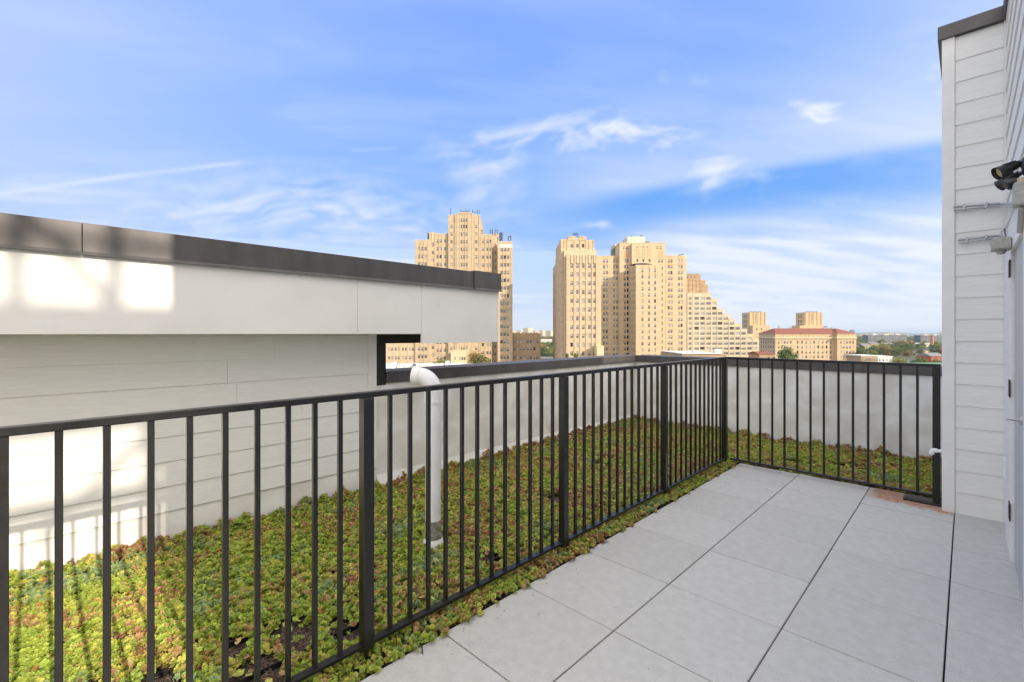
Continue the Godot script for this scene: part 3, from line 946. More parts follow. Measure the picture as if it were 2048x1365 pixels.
# ------------------------------------------------------------------ left hand roof structure
func left_structure() -> void:
	var t := thing("roof_structure", "white clad roof structure with lap siding below a broad dark capped band", "building", Vector3(WALL_X, 0, -0.2))
	var o := Vector3(-WALL_X, 0, 0.2)      # world to local
	var z0 := -2.235                        # corner by the dark frame
	var z1 := 4.5
	part("wall", box_mesh(Vector3(-8.0, -0.3, z0 + 0.003) + o, Vector3(WALL_X + 0.001, 1.50, z1) + o), M.trim, t)
	part("base_panel", box_mesh(Vector3(WALL_X + 0.002, -0.2, z0) + o, Vector3(WALL_X + 0.006, 0.24, z1) + o), M.membrane, t)
	var h := 0.1735
	var y := 0.222
	var zc := z0 + 0.085
	for k in 8:
		# boards butt at staggered joints, each its own piece
		var cut: float = [0.55, -0.55, 1.2, -1.55, 0.2, -1.0, 0.9, -0.2][k]
		if k == 6: cut = -1.33
		if k == 4: cut = -1.06
		var hh := h + 0.012
		if y + hh > 1.46: hh = 1.46 - y
		if hh < 0.02: break
		for sgm in [[zc + 0.002, cut - 0.001], [cut + 0.001, z1]]:
			# lap_board runs along +x and faces +z; turned a quarter it faces +x and runs along -z
			part("board", lap_board(sgm[1] - sgm[0], hh), M.siding_z, t, Vector3(WALL_X + 0.006, y, sgm[1]) + o, Vector3(0, PI / 2, 0))
		y += h
	part("corner_board", cbox(Vector3(WALL_X + 0.002, 0.20, z0) + o, Vector3(WALL_X + 0.026, 1.46, zc) + o, 0.002), M.trim, t)
	# broad white band that stands out over the siding
	var fx := -3.6
	var fz := -3.452
	var ends := [z1, -1.850, -2.481, fz]
	part("band_core", box_mesh(Vector3(-8.0, 1.502, fz + 0.02) + o, Vector3(fx - 0.02, 1.93, z1) + o), M.trim, t)
	part("soffit", box_mesh(Vector3(-4.6, 1.478, fz + 0.03) + o, Vector3(fx - 0.021, 1.500, z1) + o), M.trim, t)
	var bot := [1.459, 1.459, 1.372]
	for i in 3:
		part("band_panel", cbox(Vector3(fx - 0.02, bot[i], ends[i + 1] + (0.001 if i < 2 else 0.0)) + o, Vector3(fx, 1.925, ends[i] - 0.001) + o, 0.0015), M.panel, t)
	var screw := lathe([[0.0035, 0.0], [0.0035, 0.0012], [0.0008, 0.0018]], 8)
	for e in [-0.02, -0.62, -1.22, -1.82, -1.88, -2.45, -2.51, -2.98, -3.42]:
		for yy in [1.50, 1.885]:
			part("screw", screw, M.panel, t, Vector3(fx, yy, e) + o, Vector3(0, 0, -PI / 2))
	part("end_panel", cbox(Vector3(-4.7, 1.372, fz - 0.02) + o, Vector3(fx - 0.002, 1.925, fz - 0.001) + o, 0.0015), M.panel, t)
	# metal capping in lengths: face, drip edge, top
	var caps := [z1, 1.9, -0.174, -3.13, fz - 0.03]
	for i in 4:
		var a: float = caps[i + 1]
		var b: float = caps[i] - 0.002
		var off := 0.012 if i == 3 else 0.0
		var up := 0.012 if i == 3 else 0.0
		if i == 3: b += 0.03
		var st := st_new()
		var cx := fx + 0.02 + off
		cbx(st, Vector3(-4.9, 1.926, a) + o, Vector3(cx, 2.092 + up, b) + o, 0.002)
		part("capping", done(st), M.coping, t)
		# drip edge kicks out below the face
		st = st_new()
		var c := Vector3(cx - 0.005, 1.915, (a + b) / 2) + o
		face(st, [Vector3(cx, 1.930, a) + o, Vector3(cx, 1.930, b) + o, Vector3(cx + 0.016, 1.910, b) + o, Vector3(cx + 0.016, 1.910, a) + o], c)
		face(st, [Vector3(cx - 0.004, 1.925, a) + o, Vector3(cx - 0.004, 1.925, b) + o, Vector3(cx + 0.013, 1.908, b) + o, Vector3(cx + 0.013, 1.908, a) + o], c + Vector3(0.05, 0.05, 0))
		face(st, [Vector3(cx + 0.016, 1.910, a) + o, Vector3(cx + 0.016, 1.910, b) + o, Vector3(cx + 0.013, 1.908, b) + o, Vector3(cx + 0.013, 1.908, a) + o], c)
		part("drip_edge", done(st), M.coping, t)
	# black metal opening under the band, at the end of the parapet
	var f := thing("metal_frame", "black metal frame of the opening under the white band", "frame", Vector3(WALL_X, 0.97, z0 - 0.06))
	var q := Vector3(-WALL_X, -0.97, -(z0 - 0.06))
	part("jamb", cbox(Vector3(-4.28, 0.97, -2.342) + q, Vector3(WALL_X + 0.012, 1.366, z0 - 0.002) + q, 0.003), M.frame_black, f)
	part("head", cbox(Vector3(-4.28, 1.367, -2.80) + q, Vector3(WALL_X + 0.012, 1.457, z0 - 0.002) + q, 0.003), M.frame_black, f)

func parapets() -> void:
	var w := thing("parapet_wall", "white roof parapet with dark metal coping behind the vent pipe", "parapet", Vector3(WALL_X, 0, -4.6), 0.0, "white parapet walls round the planted roof")
	var o := Vector3(-WALL_X, 0, 4.6)
	part("wall", box_mesh(Vector3(-4.28, -0.3, FAR_Z - 0.28) + o, Vector3(WALL_X, 0.985, -2.236) + o), M.membrane, w)
	var cuts := [-2.343, -5.0, FAR_Z - 0.02]
	for i in 2:
		part("coping", cbox(Vector3(-4.30, 0.986, cuts[i + 1] + 0.001) + o, Vector3(WALL_X + 0.028, 1.096, cuts[i] - 0.001) + o, 0.003), M.coping, w)
	for z in [-3.1, -4.05, -5.0, -5.95]:
		part("seam", cbox(Vector3(WALL_X - 0.001, 0.13, z - 0.03) + o, Vector3(WALL_X + 0.003, 0.984, z + 0.03) + o, 0.001), M.membrane, w)
	# skirt where the membrane turns onto the roof
	var st := st_new()
	var c := Vector3(-4.2, -0.2, -4.6) + o
	face(st, [Vector3(WALL_X + 0.002, 0.12, -2.245) + o, Vector3(WALL_X + 0.06, -0.03, -2.245) + o, Vector3(WALL_X + 0.06, -0.03, FAR_Z) + o, Vector3(WALL_X + 0.002, 0.12, FAR_Z) + o], c)
	face(st, [Vector3(WALL_X + 0.002, 0.12, -2.245) + o, Vector3(WALL_X + 0.06, -0.03, -2.245) + o, Vector3(WALL_X + 0.002, -0.03, -2.245) + o], c)
	part("skirt", done(st), M.membrane, w)
	var v := thing("parapet_wall", "bluish white parapet with dark coping behind the short railing", "parapet", Vector3(-1.5, 0, FAR_Z), 0.0, "white parapet walls round the planted roof")
	var q := Vector3(1.5, 0, -FAR_Z)
	part("wall", box_mesh(Vector3(WALL_X + 0.001, -0.3, FAR_Z - 0.28) + q, Vector3(3.0, 0.985, FAR_Z) + q), M.membrane, v)
	for x in [-2.9, -1.6, -0.55]:
		part("seam", cbox(Vector3(x - 0.03, -0.02, FAR_Z - 0.001) + q, Vector3(x + 0.03, 0.984, FAR_Z + 0.003) + q, 0.001), M.membrane, v)
	var xs := [WALL_X + 0.029, -0.9, 3.0]
	for i in 2:
		part("coping", cbox(Vector3(xs[i] + 0.001, 0.986, FAR_Z - 0.30) + q, Vector3(xs[i + 1] - 0.001, 1.096, FAR_Z + 0.028) + q, 0.003), M.coping, v)

# ------------------------------------------------------------------ vent pipe
func vent_pipe() -> void:
	var t := thing("vent_pipe", "white plastic vent pipe with an elbow standing in the planted roof", "pipe", Vector3(-2.62, -0.03, -1.90))
	var r := 0.0525
	part("pipe", tube_mesh([Vector3(0, 0.05, 0), Vector3(0, 1.06, 0)], [r, r], 28), M.pvc, t)
	# elbow: leans over towards the left wall
	var dirv := Vector3(-0.80, 0, 0.60)
	var pts := []
	var rad := []
	var bend := 0.10
	for i in 10:
		var a := deg_to_rad(88.0) * i / 9.0
		pts.append(Vector3(0, 1.10, 0) + dirv * bend * (1 - cos(a)) + Vector3.UP * bend * sin(a))
		rad.append(r + 0.006)
	part("elbow", tube_mesh(pts, rad, 28), M.pvc, t)
	part("socket", tube_mesh([Vector3(0, 1.02, 0), Vector3(0, 1.105, 0)], [r + 0.007, r + 0.007], 28), M.pvc, t)
	var e: Vector3 = pts[-1]
	var dv: Vector3 = (pts[-1] - pts[-2]).normalized()
	part("mouth", tube_mesh([e - dv * 0.005, e + dv * 0.045], [r + 0.011, r + 0.011], 28), M.pvc, t)
	part("mouth_opening", tube_mesh([e + dv * 0.0455, e + dv * 0.047], [r - 0.002, r - 0.002], 28), M.under, t)
	part("primer_band", tube_mesh([Vector3(0, 0.10, 0), Vector3(0, 0.215, 0)], [r + 0.0012, r + 0.0012], 28), M.grime, t)
	part("clamp_ring", tube_mesh([Vector3(0, 0.093, 0), Vector3(0, 0.104, 0)], [r + 0.006, r + 0.006], 28), M.galv, t)
	part("flashing_boot", lathe([[0.13, 0.0], [0.085, 0.03], [r + 0.014, 0.075], [r + 0.005, 0.092]]), M.membrane, t)

# ------------------------------------------------------------------ right hand building
func bulkhead() -> void:
	var t := thing("stair_bulkhead", "tall white stair bulkhead with lap siding and a grey door", "building", Vector3(2.0, 0, -3.0))
	var o := Vector3(-2.0, 0, 3.0)
	var top := 3.885
	var zb := -0.62                       # near end of the bulkhead
	part("wall", box_mesh(Vector3(DOOR_X, -0.3, BLOCK_Z) + o, Vector3(3.8, 3.90, zb) + o), M.trim, t)
	part("wall", box_mesh(Vector3(BLOCK_X + 0.003, -0.3, -6.02) + o, Vector3(3.8, 3.90, BLOCK_Z - 0.001) + o), M.trim, t)
	part("low_wing", box_mesh(Vector3(BLOCK_X + 0.05, -0.3, -7.4) + o, Vector3(3.8, 2.56, -6.021) + o), M.trim, t)  # unseen step down, its height shaped to let sun reach the parapet
	var h := 0.1757
	# end face beside the railing
	var xa := -0.068
	var xb := DOOR_X - 0.022
	var y := -0.004
	var k := 0
	while y < top - 0.02:
		var hh := minf(h + 0.012, top - 0.002 - y)
		part("board", lap_board(xb - xa - 0.003, hh), M.siding_x, t, Vector3(xa + 0.002, y, BLOCK_Z) + o)
		y += h
		k += 1
	part("corner_board", cbox(Vector3(BLOCK_X, -0.02, BLOCK_Z - 0.10) + o, Vector3(xa, top, BLOCK_Z + 0.024) + o, 0.002), M.trim, t)
	part("inner_corner_strip", cbox(Vector3(xb, -0.004, BLOCK_Z) + o, Vector3(DOOR_X, top, BLOCK_Z + 0.022) + o, 0.002), M.trim, t)
	# wall with the door
	y = -0.004
	var door0 := -4.88                    # far edge of the casing
	while y < top - 0.02:
		var hh := minf(h + 0.012, top - 0.002 - y)
		var zn := zb
		if y < 2.055:
			part("board", lap_board(door0 - BLOCK_Z - 0.03, hh), M.siding_z, t, Vector3(DOOR_X, y, BLOCK_Z + 0.025) + o, Vector3(0, -PI / 2, 0))
			part("board", lap_board(zb + 3.12, hh), M.siding_z, t, Vector3(DOOR_X, y, -3.125) + o, Vector3(0, -PI / 2, 0))
		else:
			part("board", lap_board(zn - BLOCK_Z - 0.03, hh), M.siding_z, t, Vector3(DOOR_X, y, BLOCK_Z + 0.025) + o, Vector3(0, -PI / 2, 0))
		y += h
	# capping
	for c in [[Vector3(BLOCK_X - 0.025, top, -6.05), Vector3(3.83, 3.995, BLOCK_Z + 0.045)], [Vector3(DOOR_X - 0.03, top, BLOCK_Z + 0.046), Vector3(3.83, 3.995, zb + 0.03)], [Vector3(BLOCK_X + 0.03, 2.561, -7.43), Vector3(3.83, 2.665, -6.052)]]:
		part("capping", cbox(c[0] + o, c[1] + o, 0.003), M.coping, t)
	# door: casing, leaf, hinges, pull
	var d := part("door", cbox(Vector3(DOOR_X - 0.012, 0.015, -4.34) + o, Vector3(DOOR_X + 0.003, 1.98, -3.42) + o, 0.002), M.door, t)
	d.set_meta("label", "grey metal door with black hinges")
	part("door_casing", cbox(Vector3(DOOR_X - 0.030, 0.0, door0) + o, Vector3(DOOR_X - 0.0005, 2.06, -4.345) + o, 0.003), M.trim, t)
	part("door_casing", cbox(Vector3(DOOR_X - 0.030, 0.0, -3.415) + o, Vector3(DOOR_X - 0.0005, 2.06, -3.13) + o, 0.003), M.trim, t)
	part("door_casing", cbox(Vector3(DOOR_X - 0.030, 1.985, -4.344) + o, Vector3(DOOR_X - 0.0005, 2.06, -3.416) + o, 0.003), M.trim, t)
	for hy in [1.88, 1.11, 0.32]:
		var hm := st_new()
		cbx(hm, Vector3(DOOR_X - 0.036, hy - 0.055, -4.43) + o, Vector3(DOOR_X - 0.0305, hy + 0.055, -4.335) + o, 0.001)
		part("hinge", done(hm), M.lamp_black, d)
	var st := st_new()
	tube(st, [Vector3(DOOR_X - 0.012, 0.985, -3.80) + o, Vector3(DOOR_X - 0.066, 0.985, -3.80) + o, Vector3(DOOR_X - 0.072, 0.985, -3.80) + o], [0.008, 0.008, 0.005], 14)
	tube(st, [Vector3(DOOR_X - 0.010, 0.985, -3.80) + o, Vector3(DOOR_X - 0.018, 0.985, -3.80) + o], [0.026, 0.024], 18)
	part("door_pull", done(st), M.galv, d)

func conduit(label: String, pts: Array, r: float) -> void:
	var base: Vector3 = pts[0]
	var l := []
	var rr := []
	for p in pts:
		l.append(p - base); rr.append(r)
	var t := thing("conduit", label, "conduit", base, 0.0, "metal conduits on the white end wall")
	part("tube", tube_mesh(l, rr, 10), M.galv, t)
	for i in [0.25, 0.75]:
		var c: Vector3 = (l[1] - l[0]) * i
		part("strap", cbox(c + Vector3(-0.009, -r - 0.004, -r - 0.006), c + Vector3(0.009, r + 0.004, r + 0.004), 0.002), M.galv, t)

func fittings() -> void:
	var zf := BLOCK_Z + 0.040
	conduit("upper grey conduit running across the white end wall", [Vector3(-0.075, 2.497, zf), Vector3(0.175, 2.470, zf), Vector3(0.192, 2.45, zf + 0.06), Vector3(0.20, 2.09, -3.30)], 0.010)
	conduit("grey conduit just below the uppermost one on the end wall", [Vector3(-0.075, 2.470, zf), Vector3(0.165, 2.452, zf + 0.02), Vector3(0.180, 2.43, zf + 0.08), Vector3(0.188, 2.075, -3.30)], 0.008)
	conduit("lower grey conduit ending at the junction box", [Vector3(-0.05, 2.222, zf), Vector3(0.165, 2.222, zf), Vector3(0.188, 2.205, zf + 0.08), Vector3(0.19, 2.035, -4.30)], 0.009)
	conduit("lowest grey conduit beside the junction box conduit", [Vector3(-0.05, 2.198, zf), Vector3(0.15, 2.200, zf + 0.02), Vector3(0.174, 2.185, zf + 0.10), Vector3(0.176, 2.02, -4.30)], 0.0075)
	# junction box with a round photo cell under it
	var j := thing("junction_box", "grey metal junction box with a round sensor under it", "junction box", Vector3(0.155, 2.020, -4.22))
	part("box", cbox(Vector3(-0.045, -0.035, -0.07), Vector3(0.043, 0.035, 0.07), 0.006), M.boxgrey, j)
	part("screw", tube_mesh([Vector3(-0.044, 0.012, -0.03), Vector3(-0.049, 0.012, -0.03)], [0.005, 0.005], 8), M.galv, j)
	part("screw", tube_mesh([Vector3(-0.044, 0.012, 0.03), Vector3(-0.049, 0.012, 0.03)], [0.005, 0.005], 8), M.galv, j)
	part("sensor", lathe([[0.001, -0.062], [0.018, -0.058], [0.024, -0.045], [0.024, -0.034]], 14), M.boxgrey, j)
	part("wire_loop", tube_mesh([Vector3(0.0, 0.034, 0.02), Vector3(0.0, 0.075, 0.03), Vector3(0.015, 0.10, 0.0), Vector3(0.02, 0.06, -0.03), Vector3(0.02, 0.034, -0.04)], [0.005, 0.005, 0.005, 0.005, 0.005], 8), M.galv, j)
	var b2 := thing("outlet_box", "grey conduit fitting box on the wall above the junction box", "outlet box", Vector3(0.195, 2.13, -3.30))
	part("box", cbox(Vector3(-0.035, -0.055, -0.045), Vector3(0.024, 0.055, 0.045), 0.006), M.boxgrey, b2)
	part("hub", tube_mesh([Vector3(-0.005, 0.054, 0.0), Vector3(-0.005, 0.08, 0.0)], [0.016, 0.016], 12), M.lens, b2)
	part("nipple", tube_mesh([Vector3(-0.005, -0.054, 0.0), Vector3(-0.005, -0.16, -0.12)], [0.012, 0.012], 10), M.boxgrey, b2)
	# twin head floodlight with a sensor, unlit by day
	var f := thing("floodlight", "black twin head security floodlight with motion sensor on the wall", "floodlight", Vector3(DOOR_X - 0.006, 2.27, -3.32))
	f.scale = Vector3.ONE * 0.76
	part("mount", tube_mesh([Vector3(0.0, 0, 0), Vector3(-0.035, 0, 0), Vector3(-0.045, 0, 0)], [0.062, 0.060, 0.045], 24), M.lamp_black, f)
	var aim := [Vector3(-0.80, -0.42, 0.34).normalized(), Vector3(-0.72, -0.42, -0.45).normalized()]
	var root := [Vector3(-0.050, 0.030, -0.03), Vector3(-0.05, -0.020, -0.09)]
	for i in 2:
		var a: Vector3 = aim[i]
		var p: Vector3 = root[i]
		var sc := 0.88 if i == 0 else 0.8
		var head := part("lamp_head", tube_mesh([p, p + a * 0.03 * sc, p + a * 0.05 * sc, p + a * 0.105 * sc, p + a * 0.145 * sc], [0.022 * sc, 0.030 * sc, 0.034 * sc, 0.043 * sc, 0.050 * sc], 22, false), M.lamp_black, f)
		part("lens", tube_mesh([p + a * 0.116 * sc, p + a * 0.120 * sc], [0.040 * sc, 0.040 * sc], 22), M.lens, head)
		part("knuckle", tube_mesh([Vector3(-0.035, -0.01 - 0.03 * i, -0.01), p, p + a * 0.01], [0.012, 0.013, 0.012], 12), M.lamp_black, f)
		var st := st_new()
		for k in 7:
			var an := TAU * k / 14.0 - 0.2
			var u := a.cross(Vector3.UP).normalized()
			var v := u.cross(a).normalized()
			var rad := (u * cos(an) + v * sin(an))
			tube(st, [p + a * 0.02 * sc + rad * 0.032 * sc, p + a * 0.09 * sc + rad * 0.043 * sc], [0.003, 0.003], 5)
		part("cooling_fin", done(st), M.lamp_black, head)
	var sn := part("motion_sensor", cbox(Vector3(-0.035, -0.025, -0.045), Vector3(0.035, 0.025, 0.045), 0.006), M.lamp_black, f, Vector3(-0.085, -0.085, -0.06), Vector3(0.5, 0.4, 0.3))
	part("sensor_window", cbox(Vector3(-0.026, -0.028, -0.03), Vector3(0.026, -0.0252, 0.02), 0.001), M.glass, sn)
	# plastic drain elbow that sticks out beside the railing post
	var p := thing("drain_elbow", "small white plastic pipe elbow beside the far railing post", "pipe", Vector3(BLOCK_X, 0.475, -5.30))
	part("stub", tube_mesh([Vector3(0.0, 0, 0), Vector3(-0.035, 0, 0)], [0.014, 0.014], 14), M.pvc, p)
	part("elbow", tube_mesh([Vector3(-0.03, 0, 0), Vector3(-0.05, 0.0, 0), Vector3(-0.062, -0.006, 0), Vector3(-0.066, -0.02, 0), Vector3(-0.066, -0.034, 0)], [0.019, 0.019, 0.019, 0.019, 0.019], 14), M.pvc, p)
	var cv := thing("cover_plate", "small white cover low on the wall beside the door casing", "cover plate", Vector3(DOOR_X - 0.014, 0.45, -5.09))
	part("plate", cbox(Vector3(-0.022, -0.075, -0.06), Vector3(0.0, 0.075, 0.06), 0.005), M.pvc, cv)
	part("lip", cbox(Vector3(-0.032, -0.05, -0.02), Vector3(-0.0222, 0.05, 0.02), 0.003), M.pvc, cv)

# ------------------------------------------------------------------ added steel platform behind the camera, shaped to cast shadows on the left wall
func behind_camera() -> void:
	var t := thing("added_shadow_platform", "unseen steel platform added behind the viewer to shape the sun on the left wall", "platform", Vector3(6.6, 0, 1.2))
	var m: Material = M.steel
	var up := 0.69
	part("deck_beam", cbox(Vector3(-0.1, 4.72 + up, -2.2), Vector3(0.06, 5.30 + up, 4.0), 0.01), m, t)
	for z in [-1.75, -0.80, 0.9, 3.6]:
		for x in [0.0]:
			part("leg", cbox(Vector3(x - 0.05, 0.0, z - 0.05), Vector3(x + 0.05, 4.719 + up, z + 0.05), 0.005), m, t)
	for z in [-1.52, -1.12, -0.80, -0.2, 0.6, 1.4]:
		part("guard_post", cbox(Vector3(-0.05, 5.301 + up, z - 0.04), Vector3(0.03, 6.6 + up, z + 0.04), 0.004), m, t)
	part("guard_rail", cbox(Vector3(-0.04, 5.66 + up, -2.1), Vector3(0.0, 5.70 + up, 3.9), 0.004), m, t)
	for b in [[-1.52, 5.33, -1.12, 5.9], [-0.95, 5.33, -0.62, 5.95], [-1.75, 4.7, -1.2, 4.1]]:
		part("brace", tube_mesh([Vector3(0.05, b[1] + up, b[0]), Vector3(0.05, b[3] + up, b[2])], [0.03, 0.03], 8), m, t)
	part("beam", cbox(Vector3(-0.06, 4.20 + up, -2.1), Vector3(0.02, 4.30 + up, 3.9), 0.004), m, t)

# ------------------------------------------------------------------ town
func crown(seed_: int, rx: float, ry: float, n_clumps: int, n_leaf: int, leaf: float, cols: Array) -> ArrayMesh:
	var r := RandomNumberGenerator.new()
	r.seed = seed_
	var st := SurfaceTool.new()
	st.begin(Mesh.PRIMITIVE_TRIANGLES)
	st.set_smooth_group(-1)
	for i in n_clumps:
		var d := Vector3(r.randfn(0, 1), r.randfn(0, 1), r.randfn(0, 1)).normalized()
		var q := pow(r.randf(), 0.45)
		var c := Vector3(d.x * rx * q * 0.82, d.y * ry * q * 0.82, d.z * rx * q * 0.82)
		if c.y < -ry * 0.6: c.y = -ry * 0.6 * r.randf()
		var cr := rx * r.randf_range(0.20, 0.36)
		var base: Color = cols[r.randi() % cols.size()]
		base = base * r.randf_range(0.8, 1.2)
		for k in n_leaf:
			var e := Vector3(r.randfn(0, 1), r.randfn(0, 1), r.randfn(0, 1)).normalized()
			var p := c + e * cr * pow(r.randf(), 0.4)
			var u := Vector3(r.randfn(0, 1), r.randfn(0, 1), r.randfn(0, 1)).normalized()
			var v := u.cross(e)
			if v.length() < 0.1: continue
			v = v.normalized()
			var l := leaf * r.randf_range(0.6, 1.3)
			var g := r.randf_range(0.75, 1.25)
			st.set_color(Color(base.r * g, base.g * g, base.b * g))
			st.add_vertex(p - u * l); st.add_vertex(p + v * l * 0.6); st.add_vertex(p + u * l)
			st.add_vertex(p - u * l); st.add_vertex(p + u * l); st.add_vertex(p - v * l * 0.6)
	st.generate_normals()
	return st.commit()

func tree(called: String, label: String, px: float, ytop: float, w: float, d: float, mesh: ArrayMesh, rx: float, ry: float, group := "") -> void:
	# crown mesh of half width rx is sized to w columns, its top at row ytop
	var s := w / F * d * 0.5 / rx
	var cy := px_y(ytop, d) - ry * s
	var t := thing(called, label, "tree", Basis(Vector3.UP, YAW) * Vector3(px_x(px, d), GY, -d), rng.randf() * TAU, group)
	var hgt := cy - GY
	var st := st_new()
	var tr := 0.035 * hgt
	tube(st, [Vector3(0, -0.2, 0), Vector3(0.1, hgt * 0.5, 0), Vector3(0, hgt, 0.1), Vector3(0, hgt + ry * s * 0.6, 0)], [tr, tr * 0.75, tr * 0.5, tr * 0.12], 8)
	for k in 5:
		var a := TAU * k / 5.0 + 0.4
		var e := Vector3(cos(a) * rx * s * 0.6, hgt + ry * s * (0.15 + 0.1 * (k % 3)), sin(a) * rx * s * 0.6)
		tube(st, [Vector3(0, hgt * (0.72 + 0.05 * k), 0), (Vector3(0, hgt, 0) + e) * 0.5, e], [tr * 0.45, tr * 0.3, tr * 0.08], 6)
	part("trunk", done(st), M.bark, t)
	var c := part("crown", mesh, M.leaf, t, Vector3(0, hgt, 0))
	c.scale = Vector3.ONE * s

func town() -> void:
	var gs := st_new()
	var R := 16000.0
	face(gs, [Vector3(-R, GY, -R), Vector3(R, GY, -R), Vector3(R, GY, R), Vector3(-R, GY, R)], Vector3(0, GY - 10, 0))
	var g := part("ground", done(gs), M.ground, self)
	g.set_meta("kind", "structure")
	tower_left()
	tower_mid()
	tower_wide()
	stepped_block()
	red_roof_block()
	far_town()
	near_roofs()
	greenery()

func tower_left() -> void:
	var D := 218.0
	var s := site("brick_tower", "tan brick tower with stepped shoulders behind the white band", "tower", 928, D, "tan brick towers")
	var m: Material = M.brick_a
	var rows := steps(453.4, 15.25, 735)
	# central shaft, raised middle
	var w := wgrid([922.7, 927.7, 932.6], [440.8] + rows, 3.3, 6.8)
	w[2 + 3][4 - 4] = 932.6
	mass(s, "wall", 896.4, 959.6, 431.4, D + 0.6, 30, m, wgrid([902.6, 952.4], rows, 4.4, 6.6))
	mass(s, "bay", 910, 947.5, 427.5, D, 29, m, w)
	block(s, "parapet", 917, 943.5, 424.6, 427.5, D - 0.2, 12, m)
	for x in [913.5, 919.4, 925.2, 930.2, 936.0, 943.5]: rib(s, "pier", x, 1.0, 428.0, 735, D, 0.35, m)
	for x in [897.6, 908.5, 949.2, 958.6]: rib(s, "pier", x, 1.6, 430.0, 735, D + 0.6, 0.4, m)
	for x in [898, 904.5, 953.5, 958.4]: block(s, "parapet", x - 1.6, x + 1.6, 429.2, 431.4, D + 0.5, 3, M.stone)
	# shoulders left of the shaft
	mass(s, "shoulder", 858, 896.4, 468.8, D + 2.0, 26, m, wgrid([874.7, 880.8, 890.0], steps(482.5, 15.6, 735), 4.0, 6.6) + wgrid([865.4], steps(490.0, 15.8, 735), 4.0, 6.6))
	block(s, "parapet", 858, 871, 465.0, 468.8, D + 1.9, 8, m)
	for x in [873, 877.7, 883, 888.5, 894]: block(s, "parapet", x - 1.1, x + 1.1, 466.6, 468.8, D + 1.9, 2, M.stone)
	for x in [859.2, 869.5, 877.7, 884.4, 894.6]: rib(s, "pier", x, 1.1, 469.2, 735, D + 2.0, 0.4, m)
	rib(s, "pier", 865.4, 2.6, 466.0, 486.0, D + 2.0, 0.5, M.stone)
	mass(s, "wing", 829.8, 858, 481.0, D + 1.0, 26, m, wgrid([837.6, 844.4, 851.0], steps(497.9, 15.4, 735), 4.6, 7.0))
	for x in [831.5, 838, 844.5, 851, 856]: block(s, "parapet", x - 1.3, x + 1.3, 479.3, 481.0, D + 0.9, 2, M.stone)
	for x in [831, 841, 847.7, 855.5]: rib(s, "pier", x, 1.2, 481.5, 735, D + 1.0, 0.4, m)
	block(s, "tank", 855.0, 858.8, 466.0, 481.0, D + 6, 4, M.iron)
	# shoulders right of the shaft
	mass(s, "shoulder", 959.6, 984, 470.5, D + 2.0, 26, m, wgrid([965.6, 974.6, 980.7], steps(483.0, 15.9, 735), 4.2, 6.6))
	for x in [962, 966, 970.5, 975.6, 980.4]: block(s, "parapet", x - 1.2, x + 1.2, 468.6, 470.5, D + 1.9, 2, M.stone)
	for x in [961, 970.2, 977.7, 983]: rib(s, "pier", x, 1.1, 471.0, 735, D + 2.0, 0.4, m)
	mass(s, "recess", 983.9, 996, 474.0, D + 5.0, 20, m, wgrid([989.8], steps(491.9, 15.4, 735), 4.2, 6.6))
	block(s, "parapet", 984, 996.5, 467.5, 474.0, D + 9, 10, m)
	mass(s, "wing", 994.7, 1025, 484.5, D - 1.0, 26, m, wgrid([1002.9, 1009.3, 1015.8], steps(499.4, 15.4, 735), 4.8, 6.9))
	for x in [997, 1003, 1009.3, 1015.6, 1022.4]: block(s, "parapet", x - 1.5, x + 1.5, 482.6, 484.5, D - 1.1, 2, M.stone)
	block(s, "patched_band", 998.6, 1024.6, 489.0, 495.7, D - 1.0 - 0.06, 0.1, M.white_patch)
	for x in [996.3, 1006.1, 1012.6, 1021.5]: rib(s, "pier", x, 1.1, 496.0, 735, D - 1.0, 0.35, m)
	# low wings
	var lowcols := [777.6, 783.1, 791.0, 796.7, 805.7, 811.2, 820.0, 825.4]
	mass(s, "low_wing", 700, 829.7, 655, D + 1.6, 24, M.brick_b, wgrid(lowcols, [684.0, 698.8, 716.2], 3.6, 6.4))
	for x in [787, 800.8, 815.2, 828.4]: rib(s, "pier", x, 1.2, 657, 735, D + 1.6, 0.4, M.brick_b)
	var lw := mass(s, "low_wing", 1025.1, 1081, 667.0, D + 1.5, 30, M.brick_brown, wgrid([1029.4, 1034.4, 1041.7, 1047.2, 1055.8, 1061.5, 1069.1, 1074.9], [683.8, 698.0, 715.8], 4.2, 6.6))
	for x in steps(1027, 5.9, 1080): block(s, "parapet", x - 1.7, x + 1.7, 665.2, 667.0, D + 1.4, 2, M.brick_brown)
	for x in [1038, 1051.5, 1065.3, 1079.5]: rib(s, "pier", x, 1.0, 669, 735, D + 1.5, 0.35, M.brick_brown)
	# entrance block in front
	mass(s, "porch", 901.5, 932, 702.0, D - 16, 14, M.stone, wgrid([909.6], [717.5], 3.4, 6.6) + wgrid([919.5, 924.5, 929.0], [717.5], 3.4, 6.6))
	for x in [903.5, 909.5, 916, 922.5, 929]: block(s, "parapet", x - 1.6, x + 1.6, 700.2, 702.0, D - 16.1, 2, M.stone)
	var mm := MultiMesh.new()
	mm.transform_format = MultiMesh.TRANSFORM_3D
	mm.mesh = window_mesh(1.0, 1.6, 1)
	mm.instance_count = covered.size()
	for i in covered.size(): mm.set_instance_transform(i, covered[i])
	var rest := MultiMeshInstance3D.new()
	rest.name = "windows"
	rest.multimesh = mm
	rest.set_meta("kind", "stuff")
	s.node.add_child(rest, true)
